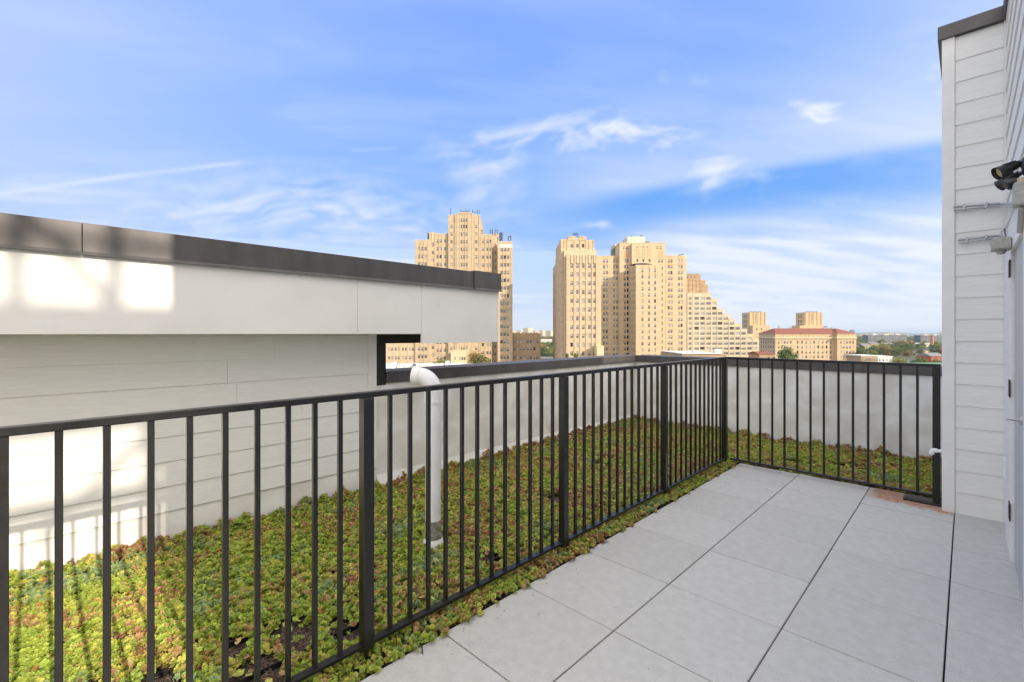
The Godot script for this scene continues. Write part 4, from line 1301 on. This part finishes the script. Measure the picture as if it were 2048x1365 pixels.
	# masts and frames on the roofs
	ironwork(s, "antenna", [[901, 431, 901, 417], [921, 425, 921, 419], [921, 423.5, 938, 423.5], [926, 424, 926, 421], [932, 424, 932, 418], [938, 425, 938, 419.5], [945, 427, 945, 419.5], [955, 431, 955, 419], [958.5, 431, 958.5, 420], [945, 424.5, 955, 424.5]], D + 5, 0.12, M.iron)
	ironwork(s, "roof_frame", [[962, 470, 962, 459.5], [965.5, 470, 965.5, 459.5], [962, 461, 965.5, 461], [980, 469, 980, 459], [985, 469, 985, 459], [980, 462, 985, 462], [980, 466, 985, 466], [990, 469, 990, 459], [995, 469, 995, 461], [990, 461, 995, 461]], D + 8, 0.16, M.iron)
	ironwork(s, "water_tower_frame", [[999.5, 483, 999.5, 465], [1004.5, 483, 1004.5, 465], [999.5, 467, 1004.5, 467], [999.5, 471, 1004.5, 471], [999.5, 475, 1004.5, 475], [999.5, 479, 1004.5, 479], [999.5, 483, 1004.5, 475], [999.5, 475, 1004.5, 467], [1002, 483, 1002, 465]], D + 4, 0.2, M.iron)
	ironwork(s, "roof_frame", [[1016.5, 483, 1016.5, 473.5], [1021.5, 483, 1021.5, 473.5], [1015.5, 474.5, 1022.5, 472.5]], D + 4, 0.22, M.iron)

func tower_mid() -> void:
	var D := 190.0
	var s := site("brick_tower", "nearest tan brick tower with a stepped crown and five window columns", "tower", 1163, D, "tan brick towers")
	var m: Material = M.brick_b
	var cols := [1143.4, 1154.8, 1166.5, 1178.6, 1189.0]
	mass(s, "wall", 1132, 1193.2, 510.5, D, 14, m, wgrid(cols, steps(532.0, 17.55, 745), 5.2, 8.3))
	mass(s, "flank", 1193.3, 1202.5, 512.0, D + 0.8, 40, m)
	# the body behind steps back at each setback; its left side is seen in shade
	mass(s, "body", 1128, 1193, 502.0, D + 3.5, 52, m)
	mass(s, "setback", 1121.5, 1190.6, 501.0, D + 5.0, 24, m)
	mass(s, "crown_wall", 1121.2, 1188.2, 480.0, D + 8.0, 22, m, [[1143.4, 491.8, 4.9, 7.4, 3], [1154.8, 491.8, 4.9, 7.4, 3], [1166.2, 491.8, 4.9, 7.4, 0]])
	mass(s, "side_wing", 1129.5, 1150, 518.5, D + 12.0, 38, m)
	block(s, "crown_parapet", 1121.4, 1135, 478.6, 480.2, D + 7.9, 4, m)
	block(s, "crown_parapet", 1136, 1151.5, 473.0, 480.2, D + 7.8, 5, m)
	block(s, "crown_parapet", 1151.5, 1157.5, 476.0, 480.2, D + 7.9, 5, m)
	block(s, "crown_parapet", 1157.5, 1172.6, 473.4, 480.2, D + 7.8, 5, m)
	for x in [1139.5, 1144, 1161, 1165.6]: block(s, "crown_parapet", x - 1.3, x + 1.3, 471.8, 474.0, D + 7.4, 3, M.stone)
	for x in [1122.4, 1129, 1134.8, 1149, 1160.5, 1172.5, 1178.5, 1187]: rib(s, "pier", x, 1.2, 481.0, 501, D + 8.0, 0.5, m)
	for x in [1124, 1129, 1136, 1141, 1147, 1152, 1158.5, 1163, 1171, 1176, 1182, 1187.5]: block(s, "setback_parapet", x - 1.5, x + 1.5, 499.2 - 1.5 * (int(x) % 3), 502.5, D + 4.7, 2, M.stone)
	for x in [1133.6, 1149.0, 1160.6, 1172.4, 1184.0, 1192.2]: rib(s, "pier", x, 1.4, 508.5, 745, D, 0.45, m)
	for x in [1143.4, 1154.8, 1166.5, 1178.6, 1189.0]: rib(s, "buttress", x, 2.6, 509.0, 527.0, D, 0.6, M.stone)
	# left side walls
	for k in 7: part("side_pier", box_mesh(Vector3(sx(s, 1132, D) - 0.45 - (0.8 if k > 1 else 0.0), 0, -2.0 - 7.0 * k - 1.2), Vector3(sx(s, 1132, D) - (0.8 if k > 1 else 0.0) + 0.1, sy(514.0 + 1.2 * k, D), -2.0 - 7.0 * k)), m, s.node)
	mass(s, "annex", 1194, 1208, 692.0, D - 6, 12, M.stone)
	ironwork(s, "roof_frame", [[1143, 473, 1148, 466.5], [1148.5, 474, 1148.5, 466], [1155.5, 474, 1155.5, 466], [1148.5, 466.5, 1155.5, 466.5], [1148.5, 469.5, 1155.5, 469.5], [1152, 474, 1152, 466], [1178, 481, 1178, 478]], D + 14, 0.13, M.iron)

func tower_wide() -> void:
	var D := 283.0
	var s := site("brick_tower", "broad tan brick apartment tower with a front block under a dark curved canopy", "tower", 1283, D, "tan brick towers")
	var m: Material = M.brick_c
	var rows := steps(522.2, 11.73, 722)
	mass(s, "wing", 1196, 1240, 511.8, D, 24, m, wgrid([1208.0, 1213.8, 1228.2, 1234.0], rows, 3.9, 6.9))
	mass(s, "wing", 1331.5, 1373.2, 511.3, D, 24, m, wgrid([1337.7, 1343.2, 1357.8, 1363.4], rows, 3.9, 6.9))
	var crow := []
	for i in rows.size():
		crow.append([1250.0, rows[i], 3.8, 6.9])
		crow.append([1255.6, rows[i], 3.8, 6.9, 0 if i > 1 else 3])
		if i == 0:
			crow.append([1318.5, rows[i], 3.8, 6.9])
			crow.append([1324.0, rows[i], 3.8, 6.9])
	# small louvre openings high up
	for x in [1247.6, 1254.0, 1315.0, 1321.4]:
		for y in [494.2, 497.6]: crow.append([x, y, 4.2, 1.7, 0])
	mass(s, "centre", 1239.2, 1331.0, 486.4, D - 3, 26, m, crow)
	block(s, "coping", 1238.8, 1331.4, 485.6, 486.4, D - 3.2, 26.2, M.stone)
	# bay in the middle, between the paired windows
	var bw := []
	for x in [1275.0, 1287.5, 1294.5]: bw.append([x, 494.4, 4.2, 1.7, 0])
	for x in [1275.0, 1287.0, 1299.5]: bw.append([x, 521.5, 3.6, 5.0, 0])
	mass(s, "bay", 1264.0, 1308.5, 487.0, D - 6, 20, m, bw)
	for x in [1274.0, 1278.0, 1285.5, 1289.5, 1296.2, 1300.6]: rib(s, "terracotta_strip", x, 0.9, 497.5, 519.0, D - 6, 0.12, M.terracotta)
	for x in [1249.0, 1252.0, 1254.6, 1257.2, 1317.5, 1320.0, 1322.6, 1325.2]: rib(s, "terracotta_strip", x, 0.8, 503.0, 517.0, D - 3, 0.12, M.terracotta)
	for x in [1207.4, 1210.9, 1214.5, 1227.6, 1231.1, 1234.7, 1337.1, 1340.6, 1344.2, 1357.2, 1360.7, 1364.3]: rib(s, "terracotta_strip", x, 0.9, 512.6, 517.8, D, 0.12, M.terracotta)
	for x in [1208.0, 1213.8, 1228.2, 1234.0, 1337.7, 1343.2, 1357.8, 1363.4]: rib(s, "spandrel", x, 2.2, 526.6, 531.2, D, 0.1, M.terracotta)
	# dark glazed corner set back on the left
	mass(s, "corner_tower", 1230.0, 1239.0, 488.6, D + 9, 12, m, [])
	block(s, "glazed_corner", 1229.6, 1237.0, 495.6, 511.0, D + 8.6, 10, M.slab)
	block(s, "penthouse", 1254.8, 1290.6, 473.6, 486.0, D + 4, 14, M.pent)
	block(s, "roof_unit", 1291.5, 1299.0, 483.6, 485.8, D + 3, 3, M.iron)
	ironwork(s, "antenna", [[1281, 474, 1281, 470.5], [1284.5, 474, 1284.5, 470.5], [1260.5, 474, 1264, 472], [1357, 511, 1367, 509]], D + 8, 0.25, M.iron)
	# front block
	var e := D - 18
	var fr := steps(541.6, 12.2, 726)
	var fw := wgrid([1285.0, 1310.2], fr, 3.9, 7.0) + wgrid([1298.0], fr, 3.9, 7.0)
	for y in fr: fw.append([1324.6, y - 4.0, 1.6, 7.0, 0])
	mass(s, "front_block", 1272.0, 1330.0, 529.8, e, 14, m, fw)
	for x in [1284.0, 1286.2, 1297.0, 1299.0, 1309.2, 1311.2]:
		rib(s, "terracotta_strip", x, 0.9, 530.4, 537.5, e, 0.12, M.terracotta)
		rib(s, "terracotta_strip", x, 0.9, 545.6, 549.4, e, 0.12, M.terracotta)
	# windows on the left side of the front block
	var ax := sx(s, 1272.0, e)
	for y in fr:
		for k in 2:
			part("window", window_mesh(1.2, 2.0, 3), null, s.node, Vector3(ax - 0.062, sy(y, e), (D - e) - 4.0 - 4.6 * k), Vector3(0, -PI / 2, 0))
	# curved canopy on the terrace of the front block
	var st := st_new()
	var c0 := Vector3(sx(s, 1288, e), sy(528.6, e), D - e - 6.0)
	var rings := []
	for j in 5:
		var ring := []
		var k := cos(j / 4.0 * PI / 2)
		for i in 28:
			var a := TAU * i / 28.0
			ring.append(c0 + Vector3(cos(a) * 6.6 * k, sin(j / 4.0 * PI / 2) * 0.9 + 0.35, sin(a) * 4.6 * k))
		rings.append(ring)
	for j in 4:
		for i in 28: face(st, [rings[j][i], rings[j][(i + 1) % 28], rings[j + 1][(i + 1) % 28], rings[j + 1][i]], c0)
	face(st, rings[0], c0 + Vector3(0, 2, 0))
	part("canopy", done(st), M.iron, s.node)
	for i in 9:
		var a := PI * (i + 0.5) / 9.0
		part("canopy_post", box_mesh(c0 + Vector3(cos(a) * 6.0 - 0.08, -0.6, sin(a) * 4.1 - 0.08), c0 + Vector3(cos(a) * 6.0 + 0.08, 0.36, sin(a) * 4.1 + 0.08)), M.iron, s.node)

func stepped_block() -> void:
	var D := 334.0
	var s := site("stepped_building", "pale brick building that steps down to the right like stairs", "building", 1440, D)
	var m: Material = M.brick_pale
	var edge := [1375.0, 1423.0, 1435.4, 1447.4, 1458.5, 1470.8, 1482.6, 1494.6, 1506.0, 1518.0]
	var tops := [587.0, 598.5, 618.5, 628.5, 638.5, 648.5, 659.0, 669.0, 679.0]
	var cols := [1393.5, 1405.0, 1417.0, 1428.8, 1440.3, 1452.0, 1463.8, 1475.4, 1487.4, 1499.2, 1510.8]
	var rows := steps(597.0, 10.0, 730)
	for i in tops.size():
		var w := []
		for y in rows:
			if y < tops[i] + 6.5: continue
			for x in cols:
				if x > edge[i] + 4.0 and x < edge[i + 1] - 4.0: w.append([x, y, 8.6, 5.8])
			if i == 0: w.append([1380.3, y, 5.6, 5.8])
		mass(s, "step", edge[i], edge[i + 1], tops[i], D + 0.12 * (i % 2), 22, m, w, -1.0, 3)
		block(s, "coping", edge[i] + 0.1, edge[i + 1] + 0.2, tops[i] - 0.9, tops[i], D - 0.15 + 0.12 * (i % 2), 21, M.stone)
	for i in range(1, 9): rib(s, "pier", edge[i] - 0.5, 0.7, tops[i], 730, D, 0.3, m)
	for x in [1385.5, 1411.0]: rib(s, "pier", x, 0.7, 588, 730, D, 0.3, m)
	# taller brown tower behind
	var e := D + 20
	mass(s, "rear_tower", 1373.0, 1401.5, 558.0, e, 18, M.brick_brown)
	mass(s, "rear_tower", 1372.0, 1401.3, 549.5, e + 4, 12, M.brick_brown, wgrid([1375.3, 1382.0, 1389.0], [554.5], 2.8, 4.2))
	for x in steps(1374.5, 4.5, 1401): block(s, "parapet", x - 1.4, x + 1.4, 547.8, 549.5, e + 3.9, 2, M.brick_brown)
	mass(s, "rear_tower", 1401.6, 1411.0, 560.5, e + 0.8, 16, M.brick_brown, [[1398.5, 579, 2.4, 3.4, 0]])
	mass(s, "rear_tower", 1411.1, 1416.2, 569.5, e + 1.6, 14, M.brick_brown)
	for x in [1378.0, 1386.0, 1393.0, 1400.6]: rib(s, "pier", x, 0.9, 559, 600, e, 0.4, M.brick_brown)

func red_roof_block() -> void:
	var D := 410.0
	var s := site("hospital_block", "long tan building with a red hipped tile roof", "building", 1632, D)
	var m: Material = M.brick_far
	var rows := [684.8, 694.6, 704.7, 714.0, 723.5]
	var cols := [1557.6, 1563.6, 1569.7, 1575.4, 1581.7, 1595.7, 1604.6, 1612.8, 1620.4, 1628.4, 1637.0, 1645.5, 1653.8, 1662.0]
	mass(s, "wall", 1551.0, 1675.0, 668.0, D, 27, m, wgrid(cols, rows, 3.4, 5.8) + wgrid([1562, 1567, 1574, 1585, 1593, 1601, 1610, 1618, 1626, 1635, 1643, 1652, 1660], [672.6], 2.0, 1.9))
	mass(s, "pavilion", 1675.1, 1713.0, 668.0, D - 4, 31, m, wgrid([1682.0, 1688.0, 1694.3, 1700.4, 1706.5], rows, 3.4, 5.8) + wgrid([1685, 1691, 1697], [672.6], 2.0, 1.9))
	block(s, "cornice", 1549.6, 1674.9, 675.0, 677.6, D - 0.9, 28, M.stone)
	block(s, "cornice", 1674.2, 1714.4, 675.0, 677.6, D - 5.0, 33, M.stone)
	block(s, "eave", 1550.4, 1674.9, 667.4, 668.4, D - 0.6, 28, M.stone)
	block(s, "eave", 1674.6, 1713.6, 667.4, 668.4, D - 4.6, 32, M.stone)
	# hipped roof
	var st := st_new()
	var y0 := sy(667.6, D)
	var y1 := sy(657.2, D + 12)
	var xa := sx(s, 1549.5, D)
	var xb := sx(s, 1703.5, D)
	var zf := 1.0
	var zb := -29.0
	var ra := Vector3(sx(s, 1563.0, D), y1, -11)
	var rb := Vector3(sx(s, 1681.0, D), y1, -11)
	var c := Vector3((xa + xb) / 2, y0, -14)
	face(st, [Vector3(xa, y0, zf), Vector3(xb, y0, zf), rb, ra], c)
	face(st, [Vector3(xa, y0, zb), Vector3(xb, y0, zb), rb, ra], c)
	face(st, [Vector3(xa, y0, zf), Vector3(xa, y0, zb), ra], c)
	face(st, [Vector3(xb, y0, zf), Vector3(xb, y0, zb), rb], c)
	part("roof", done(st), M.rooftile, s.node)
	st = st_new()
	var pa := sx(s, 1674.4, D - 4)
	var pb := sx(s, 1713.8, D - 4)
	var rr := Vector3(sx(s, 1680.5, D), y1 + 0.05, -6)
	face(st, [Vector3(pa, y0 + 0.02, 4.8), Vector3(pb, y0 + 0.02, 4.8), rr], c)
	face(st, [Vector3(pb, y0 + 0.02, 4.8), Vector3(pb, y0 + 0.02, -20), rr], c)
	face(st, [Vector3(pa, y0 + 0.02, 4.8), Vector3(pa, y0 + 0.02, -20), rr], c)
	part("roof", done(st), M.rooftile, s.node)
	# shaded left gable side windows
	var ax := sx(s, 1551.0, D)
	for y in [684.8, 694.6, 704.7]:
		for k in 6:
			part("window", window_mesh(1.4, 2.5, 3), null, s.node, Vector3(ax - 0.062, sy(y, D), -3.0 - 4.0 * k), Vector3(0, -PI / 2, 0))
	ironwork(s, "roof_vent", [[1558, 658, 1558, 652.5], [1557, 653, 1559, 653], [1645, 657, 1655, 653.5], [1647, 653.5, 1655, 653.5], [1580, 657, 1580, 655], [1661, 657.5, 1665, 655.5]], D + 14, 0.35, M.roof_grey)
	# two square towers further back
	var E := 480.0
	var pairs := [[1498.0, 1532.8, 1484.2, 1506.0, 1540.5, "far square brick tower left of the red roof"], [1609.7, 1645.2, 1592.0, 1600.0, 1646.5, "far square brick tower behind the red roof"]]
	for p in pairs:
		var t := site("square_tower", p[5], "tower", p[0], E, "far square towers")
		var dep: float = E * ((p[0] - CX) / (p[2] - CX) - 1.0)
		mass(t, "wall", p[0], p[1], 625.2, E, dep, M.brick_far)
		var span: float = p[1] - p[0]
		for k in 5: rib(t, "pier", p[0] + span * (0.06 + 0.22 * k), 1.6, 624.6, 670, E, 0.9, M.brick_far)
		rib(t, "dark_stair_window", p[0] + span * 0.38, 1.0, 628, 648, E, 0.1, M.slab)
		for k in 3: block(t, "roof_unit", p[0] + span * (0.15 + 0.22 * k), p[0] + span * (0.3 + 0.22 * k), 623.4, 625.2, E + 6, 4, M.roof_grey)
		mass(t, "lower_block", p[3], p[4], 651.4, E - 6, 14, M.brick_far, [[p[3] + 8, 659, 2.2, 3.2, 0], [p[3] + 17, 658.5, 2.2, 3.2, 0]])
		var lx := sx(t, p[0], E)
		for k in 2:
			for y in [633.0, 643.0, 651.0]:
				part("window", window_mesh(1.6, 2.6, 0), null, t.node, Vector3(lx - 0.062, sy(y, E), -dep * (0.38 + 0.28 * k)), Vector3(0, -PI / 2, 0))

func house(called: String, label: String, x0: float, x1: float, ytop: float, d: float, deep: float, m: Material, roof: Material, gable: float, n: int, category := "house") -> void:
	var s := site(called, label, category, (x0 + x1) / 2, d)
	var base := sy(ytop, d)
	var w := []
	var rows := 0
	var step := 3.2 * F / d
	var y := ytop + step * 0.75
	while rows < 4 and sy(y, d) > 2.0:
		for i in n: w.append([x0 + (x1 - x0) * (i + 0.5) / n, y, 1.2 * F / d, 1.6 * F / d])
		y += step
		rows += 1
	mass(s, "wall", x0, x1, ytop, d, deep, m, w)
	var ax := sx(s, x0, d) - 0.4
	var bx_ := sx(s, x1, d) + 0.4
	var st := st_new()
	if gable > 0.0:
		var c := Vector3((ax + bx_) / 2, base, -deep / 2)
		var r0 := Vector3(ax, base + gable, -deep / 2)
		var r1 := Vector3(bx_, base + gable, -deep / 2)
		face(st, [Vector3(ax, base, 0.5), Vector3(bx_, base, 0.5), r1, r0], c)
		face(st, [Vector3(ax, base, -deep - 0.5), Vector3(bx_, base, -deep - 0.5), r1, r0], c)
		face(st, [Vector3(ax, base, 0.5), Vector3(ax, base, -deep - 0.5), r0], c)
		face(st, [Vector3(bx_, base, 0.5), Vector3(bx_, base, -deep - 0.5), r1], c)
	else:
		bx(st, Vector3(ax, base, -deep - 0.4), Vector3(bx_, base + 0.7, 0.4))
	part("roof", done(st), roof, s.node)

func far_town() -> void:
	# two long slabs of flats
	for p in [[1737.0, 1815.0, 670.5, 1000.0, "long grey slab of flats beyond the trees, left of the chimney", 14], [1842.0, 1905.0, 671.0, 900.0, "long grey slab of flats behind the brick chimney", 11]]:
		var s := site("apartment_slab", p[4], "apartments", (p[0] + p[1]) / 2, p[3], "grey slabs of flats")
		var w := []
		for y in steps(p[2] + 2.6, 2.9, p[2] + 19):
			for i in p[5]: w.append([p[0] + (p[1] - p[0]) * (i + 0.5) / p[5], y, (p[1] - p[0]) / p[5] * 0.62, 1.4, 1 if rng.randf() < 0.6 else 3])
		mass(s, "wall", p[0], p[1], p[2], p[3], 16, M.slab, w)
		for i in 3: block(s, "roof_house", p[0] + (p[1] - p[0]) * (0.12 + 0.3 * i), p[0] + (p[1] - p[0]) * (0.22 + 0.3 * i), p[2] - 1.8, p[2], p[3] + 3, 8, M.roof_white)
	# brick chimney
	var c := site("brick_chimney", "tall slim orange brick chimney among the trees", "chimney", 1864.8, 550)
	var hh := sy(671.8, 550)
	part("stack", lathe([[2.0, 0.0], [1.75, hh * 0.4], [1.45, hh * 0.93], [1.65, hh * 0.94], [1.65, hh]], 16), tmat(ntex(50, 0.05, Color(0.40, 0.17, 0.09), Color(0.52, 0.25, 0.14), 128, 4, 1.5, 0.3), Vector3.ONE * 0.15, 0.9), c.node)
	part("flue", lathe([[0.01, hh + 0.01], [1.1, hh + 0.01]], 16), M.under, c.node)
	# houses
	house("red_house", "red brick house with a dark roof in the middle distance", 1769, 1791.5, 690.0, 720, 14, M.red, M.roof_grey, 3.0, 4)
	house("pink_house", "pale pinkish house row right of the red roofed building", 1726, 1741, 691.0, 640, 12, M.brick_pale, M.roof_grey, 2.4, 3)
	house("brick_house", "low brown brick house row beside the pink house", 1741.5, 1759, 688.0, 690, 12, M.brick_brown, M.roof_grey, 2.2, 4)
	house("white_hall", "white flat roofed hall between trees right of the red house", 1827, 1860, 687.5, 760, 30, M.roof_white, M.roof_white, 0.0, 6, "hall")
	house("brick_shop_row", "low brick row with a white roof edge in front of the trees", 1723, 1756, 713.0, 330, 14, M.brick_brown, M.roof_white, 0.0, 7, "building")
	house("pale_garage", "low pale building beside the brick row with white roof", 1756.5, 1785, 714.5, 345, 14, M.roof_white, M.roof_white, 0.0, 4, "building")
	house("factory", "pale factory with large windows left of the chimney", 1840, 1862, 702.0, 500, 18, M.brick_pale, M.roof_grey, 0.0, 5, "factory")
	house("brick_factory", "tan brick building right of the chimney", 1868.5, 1890, 700.0, 510, 18, M.brick_far, M.roof_grey, 0.0, 4, "factory")
	house("dark_roof_house", "brick house with a steep dark roof below the chimney", 1863, 1890, 713.0, 330, 12, M.red, M.roof_grey, 2.4, 4)
	house("brown_row", "long low brown roofed row left of the round green tree", 1519, 1551, 709.0, 260, 12, M.brick_brown, M.rooftile, 1.4, 6, "building")
	house("white_office", "white office block seen between the two brick towers", 1082, 1104, 680.0, 800, 20, M.roof_white, M.roof_white, 0.0, 8, "building")
	house("brick_garage_row", "low brown wall of garages between the two brick towers", 1081, 1110, 718.0, 300, 12, M.brick_brown, M.roof_grey, 0.0, 5, "building")
	var bt := site("distant_tower", "pale blue far tower block on the horizon", "tower", 1707, 4200)
	mass(bt, "wall", 1704.0, 1710.2, 660.5, 4200, 28, M.slab)
	block(bt, "roof_house", 1705.5, 1708.6, 659.6, 660.5, 4205, 12, M.slab)
	# skyline too far off to count
	var st := st_new()
	var bs := Basis(Vector3.UP, YAW)
	for i in 420:
		var px := rng.randf_range(900.0, 2100.0)
		var d := rng.randf_range(2600.0, 6500.0)
		if rng.randf() < 0.35: px = rng.randf_range(1020.0, 1112.0)
		var w := rng.randf_range(12.0, 46.0)
		var h := rng.randf_range(8.0, 30.0) + (14.0 if rng.randf() < 0.12 else 0.0)
		if px < 1112.0: h += 14.0
		var a := Vector3(px_x(px, d) - w, GY - 1.0, -d)
		var o := bs * (a + Vector3(w, 0, 0))
		bx(st, o - Vector3(w / 2, 0, w / 2), o + Vector3(w / 2, h + 1.0, w / 2))
	var sk := part("distant_city", done(st), M.brick_pale, self)
	tag(sk, "distant hazy city along the horizon", "skyline", "", "stuff")
	# low wooded ridge on the horizon
	st = st_new()
	var prev := []
	var nn := FastNoiseLite.new()
	nn.seed = 4; nn.frequency = 0.012
	for i in 90:
		var px := 700.0 + i * 18.0
		var d := 9000.0
		var hgt := 34.0 + 26.0 * nn.get_noise_1d(px)
		var p := bs * Vector3(px_x(px, d), GY, -d)
		var q := bs * Vector3(px_x(px, d), GY + hgt, -d - 300)
		var b := bs * Vector3(px_x(px, d + 900), GY, -d - 900)
		if prev.size() > 0:
			var cc: Vector3 = p + Vector3(0, -800, 0)
			face(st, [prev[0], p, q, prev[1]], cc)
			face(st, [prev[1], q, b, prev[2]], cc)
		prev = [p, q, b]
	var hill := part("hills", done(st), mat(Color(0.07, 0.10, 0.07), 0.95), self)
	hill.set_meta("kind", "structure")

func near_roofs() -> void:
	# flat roof with a white parapet beyond the railing corner
	var s := site("neighbour_roof", "brown brick building with white coated roof edge beyond the railing corner", "building", 1409, 110)
	mass(s, "wall", 1364.6, 1454, 708.5, 110, 16, M.brick_brown)
	block(s, "roof_edge", 1364.2, 1444, 707.0, 708.5, 109.7, 15, M.roof_white)
	for p in [[1388.0, 1392.0, 700.5], [1431.0, 1444.0, 699.0], [1377.0, 1381.0, 704.5], [1393.0, 1397.5, 703.5]]:
		block(s, "chimney", p[0], p[1], p[2], 707.0, 112, 1.4, M.roof_white)
	ironwork(s, "railing", [[1425, 698, 1444, 698], [1427, 700, 1427, 697.5], [1434, 700, 1434, 697.5], [1440, 700, 1440, 697.5]], 113, 0.06, M.iron)
	# white roof with equipment seen through the black frame
	var r := site("flat_roof_building", "flat white roof with vents and equipment behind the parapet", "building", 850, 62)
	mass(r, "wall", 700, 945, 741.0, 62, 14, M.roof_white)
	for p in [[776, 784, 727, 741], [789, 797, 733.5, 741], [812, 832, 729, 741], [836, 858, 729.5, 741], [872, 886, 730, 741], [886.5, 894, 724.5, 741], [895, 918, 728.5, 741]]:
		var a := Vector3(sx(r, p[0], 62), sy(p[3], 62), -1.0 - 0.1 * (int(p[0]) % 9))
		part("roof_unit", cbox(a - Vector3(0, 0, 1.6), Vector3(sx(r, p[1], 62), sy(p[2], 62), a.z), 0.12), M.roof_white, r.node)
	part("louvre", box_mesh(Vector3(sx(r, 823, 62), sy(737, 62), -0.9), Vector3(sx(r, 829, 62), sy(728.4, 62), -0.7)), M.slab, r.node)
	ironwork(r, "roof_pipe", [[792, 741, 795, 725], [800, 741, 799, 728], [808, 741, 807, 731], [795, 725, 798, 727]], 63, 0.05, M.roof_grey)
	# green edged roof by the right hand wall
	var gr := site("green_roof_edge", "low roof with a green metal edge beside the right hand wall", "building", 1870, 40)
	mass(gr, "wall", 1828, 1930, 730.0, 40, 1.0, M.roof_white)
	block(gr, "roof_edge", 1838, 1930, 727.0, 730.0, 39.9, 0.9, M.roof_green)
	block(gr, "roof_edge", 1827, 1837.8, 727.5, 730.0, 39.95, 0.9, M.roof_white)

func greenery() -> void:
	var gre := [Color(0.09, 0.14, 0.03), Color(0.11, 0.17, 0.035), Color(0.15, 0.20, 0.04)]
	var yel := [Color(0.28, 0.28, 0.06), Color(0.22, 0.25, 0.05), Color(0.16, 0.20, 0.04)]
	var aut := [Color(0.30, 0.16, 0.05), Color(0.17, 0.17, 0.05), Color(0.13, 0.16, 0.04), Color(0.26, 0.20, 0.05)]
	var cg := crown(1, 5.0, 4.6, 60, 46, 0.30, gre)
	var cy := crown(2, 5.0, 3.6, 46, 40, 0.34, yel)
	var ca := crown(3, 5.0, 4.8, 60, 46, 0.30, aut)
	var cd := crown(4, 5.0, 4.2, 46, 40, 0.34, [Color(0.08, 0.12, 0.04), Color(0.12, 0.15, 0.045)])
	tree("green_tree", "round dense green tree in front of the red roofed building", 1575, 691.5, 46, 300, cg, 5.0, 4.6)
	tree("autumn_tree", "large green and orange tree in front of the left brick tower", 957, 699.0, 56, 150, ca, 5.0, 4.8)
	tree("yellow_tree", "low yellow green tree left of the large orange tree", 889, 719.0, 36, 160, cy, 5.0, 3.6)
	tree("yellow_tree", "low yellow green tree at the foot of the right brick wing", 1020, 722.5, 40, 150, cy, 5.0, 3.6)
	tree("shrubby_tree", "small leafy tree top at the foot of the nearest tower, left", 1134, 706.0, 10, 120, cg, 5.0, 4.6)
	tree("shrubby_tree", "small leafy tree top at the foot of the nearest tower, right", 1152, 706.0, 14, 122, cy, 5.0, 3.6)
	tree("green_tree", "green tree in the gap between the two brick towers", 1094, 699.0, 34, 420, cd, 5.0, 4.2)
	tree("green_tree", "bright green tree just above the railing left of the right wall", 1838, 712.0, 40, 260, cg, 5.0, 4.6)
	tree("yellow_tree", "yellow green tree just above the railing beside the brick row", 1796, 714.5, 38, 270, cy, 5.0, 3.6)
	tree("autumn_tree", "orange tinged tree close to the right hand white wall", 1877, 716.0, 30, 265, ca, 5.0, 4.8)
	tree("green_tree", "dark green tree at the right corner of the red roofed building", 1722, 697.0, 24, 400, cd, 5.0, 4.2)
	tree("autumn_tree", "wide golden tree in front of the red house", 1768, 693.5, 46, 560, ca, 5.0, 4.8)
	tree("yellow_tree", "pale yellow tree between the red house and the chimney", 1822, 698.0, 34, 520, cy, 5.0, 3.6)
	# the wood that covers the town beyond
	var groups := [[cg, []], [cy, []], [ca, []], [cd, []]]
	var bs := Basis(Vector3.UP, YAW)
	var r := RandomNumberGenerator.new()
	r.seed = 55
	for i in 900:
		var d := r.randf_range(430.0, 2300.0)
		var px := r.randf_range(1690.0, 1990.0)
		if i % 5 == 0: px = r.randf_range(1070.0, 1125.0)
		if i % 9 == 0: px = r.randf_range(700.0, 1700.0); d = r.randf_range(600.0, 2300.0)
		var sc := r.randf_range(0.9, 1.7)
		var hgt := r.randf_range(4.0, 8.5)
		var p := bs * Vector3(px_x(px, d), GY + hgt, -d)
		var k: int = [0, 1, 2, 3, 3, 3, 2, 1][r.randi() % 8]
		groups[k][1].append(Transform3D(Basis(Vector3.UP, r.randf() * TAU).scaled(Vector3(sc, sc * 0.9, sc)), p))
	for k in 4:
		var mm := MultiMesh.new()
		mm.transform_format = MultiMesh.TRANSFORM_3D
		mm.mesh = groups[k][0]
		mm.instance_count = groups[k][1].size()
		for i in groups[k][1].size(): mm.set_instance_transform(i, groups[k][1][i])
		var o := MultiMeshInstance3D.new()
		o.name = ["far_green_wood", "far_yellow_wood", "far_autumn_wood", "far_dark_wood"][k]
		o.multimesh = mm
		o.material_override = M.leaf
		add_child(o)
		tag(o, ["far green tree tops spread between the houses", "far yellowish tree tops spread between the houses", "far autumn coloured tree tops spread between the houses", "far dark green tree tops spread between the houses"][k], "trees", "", "stuff")
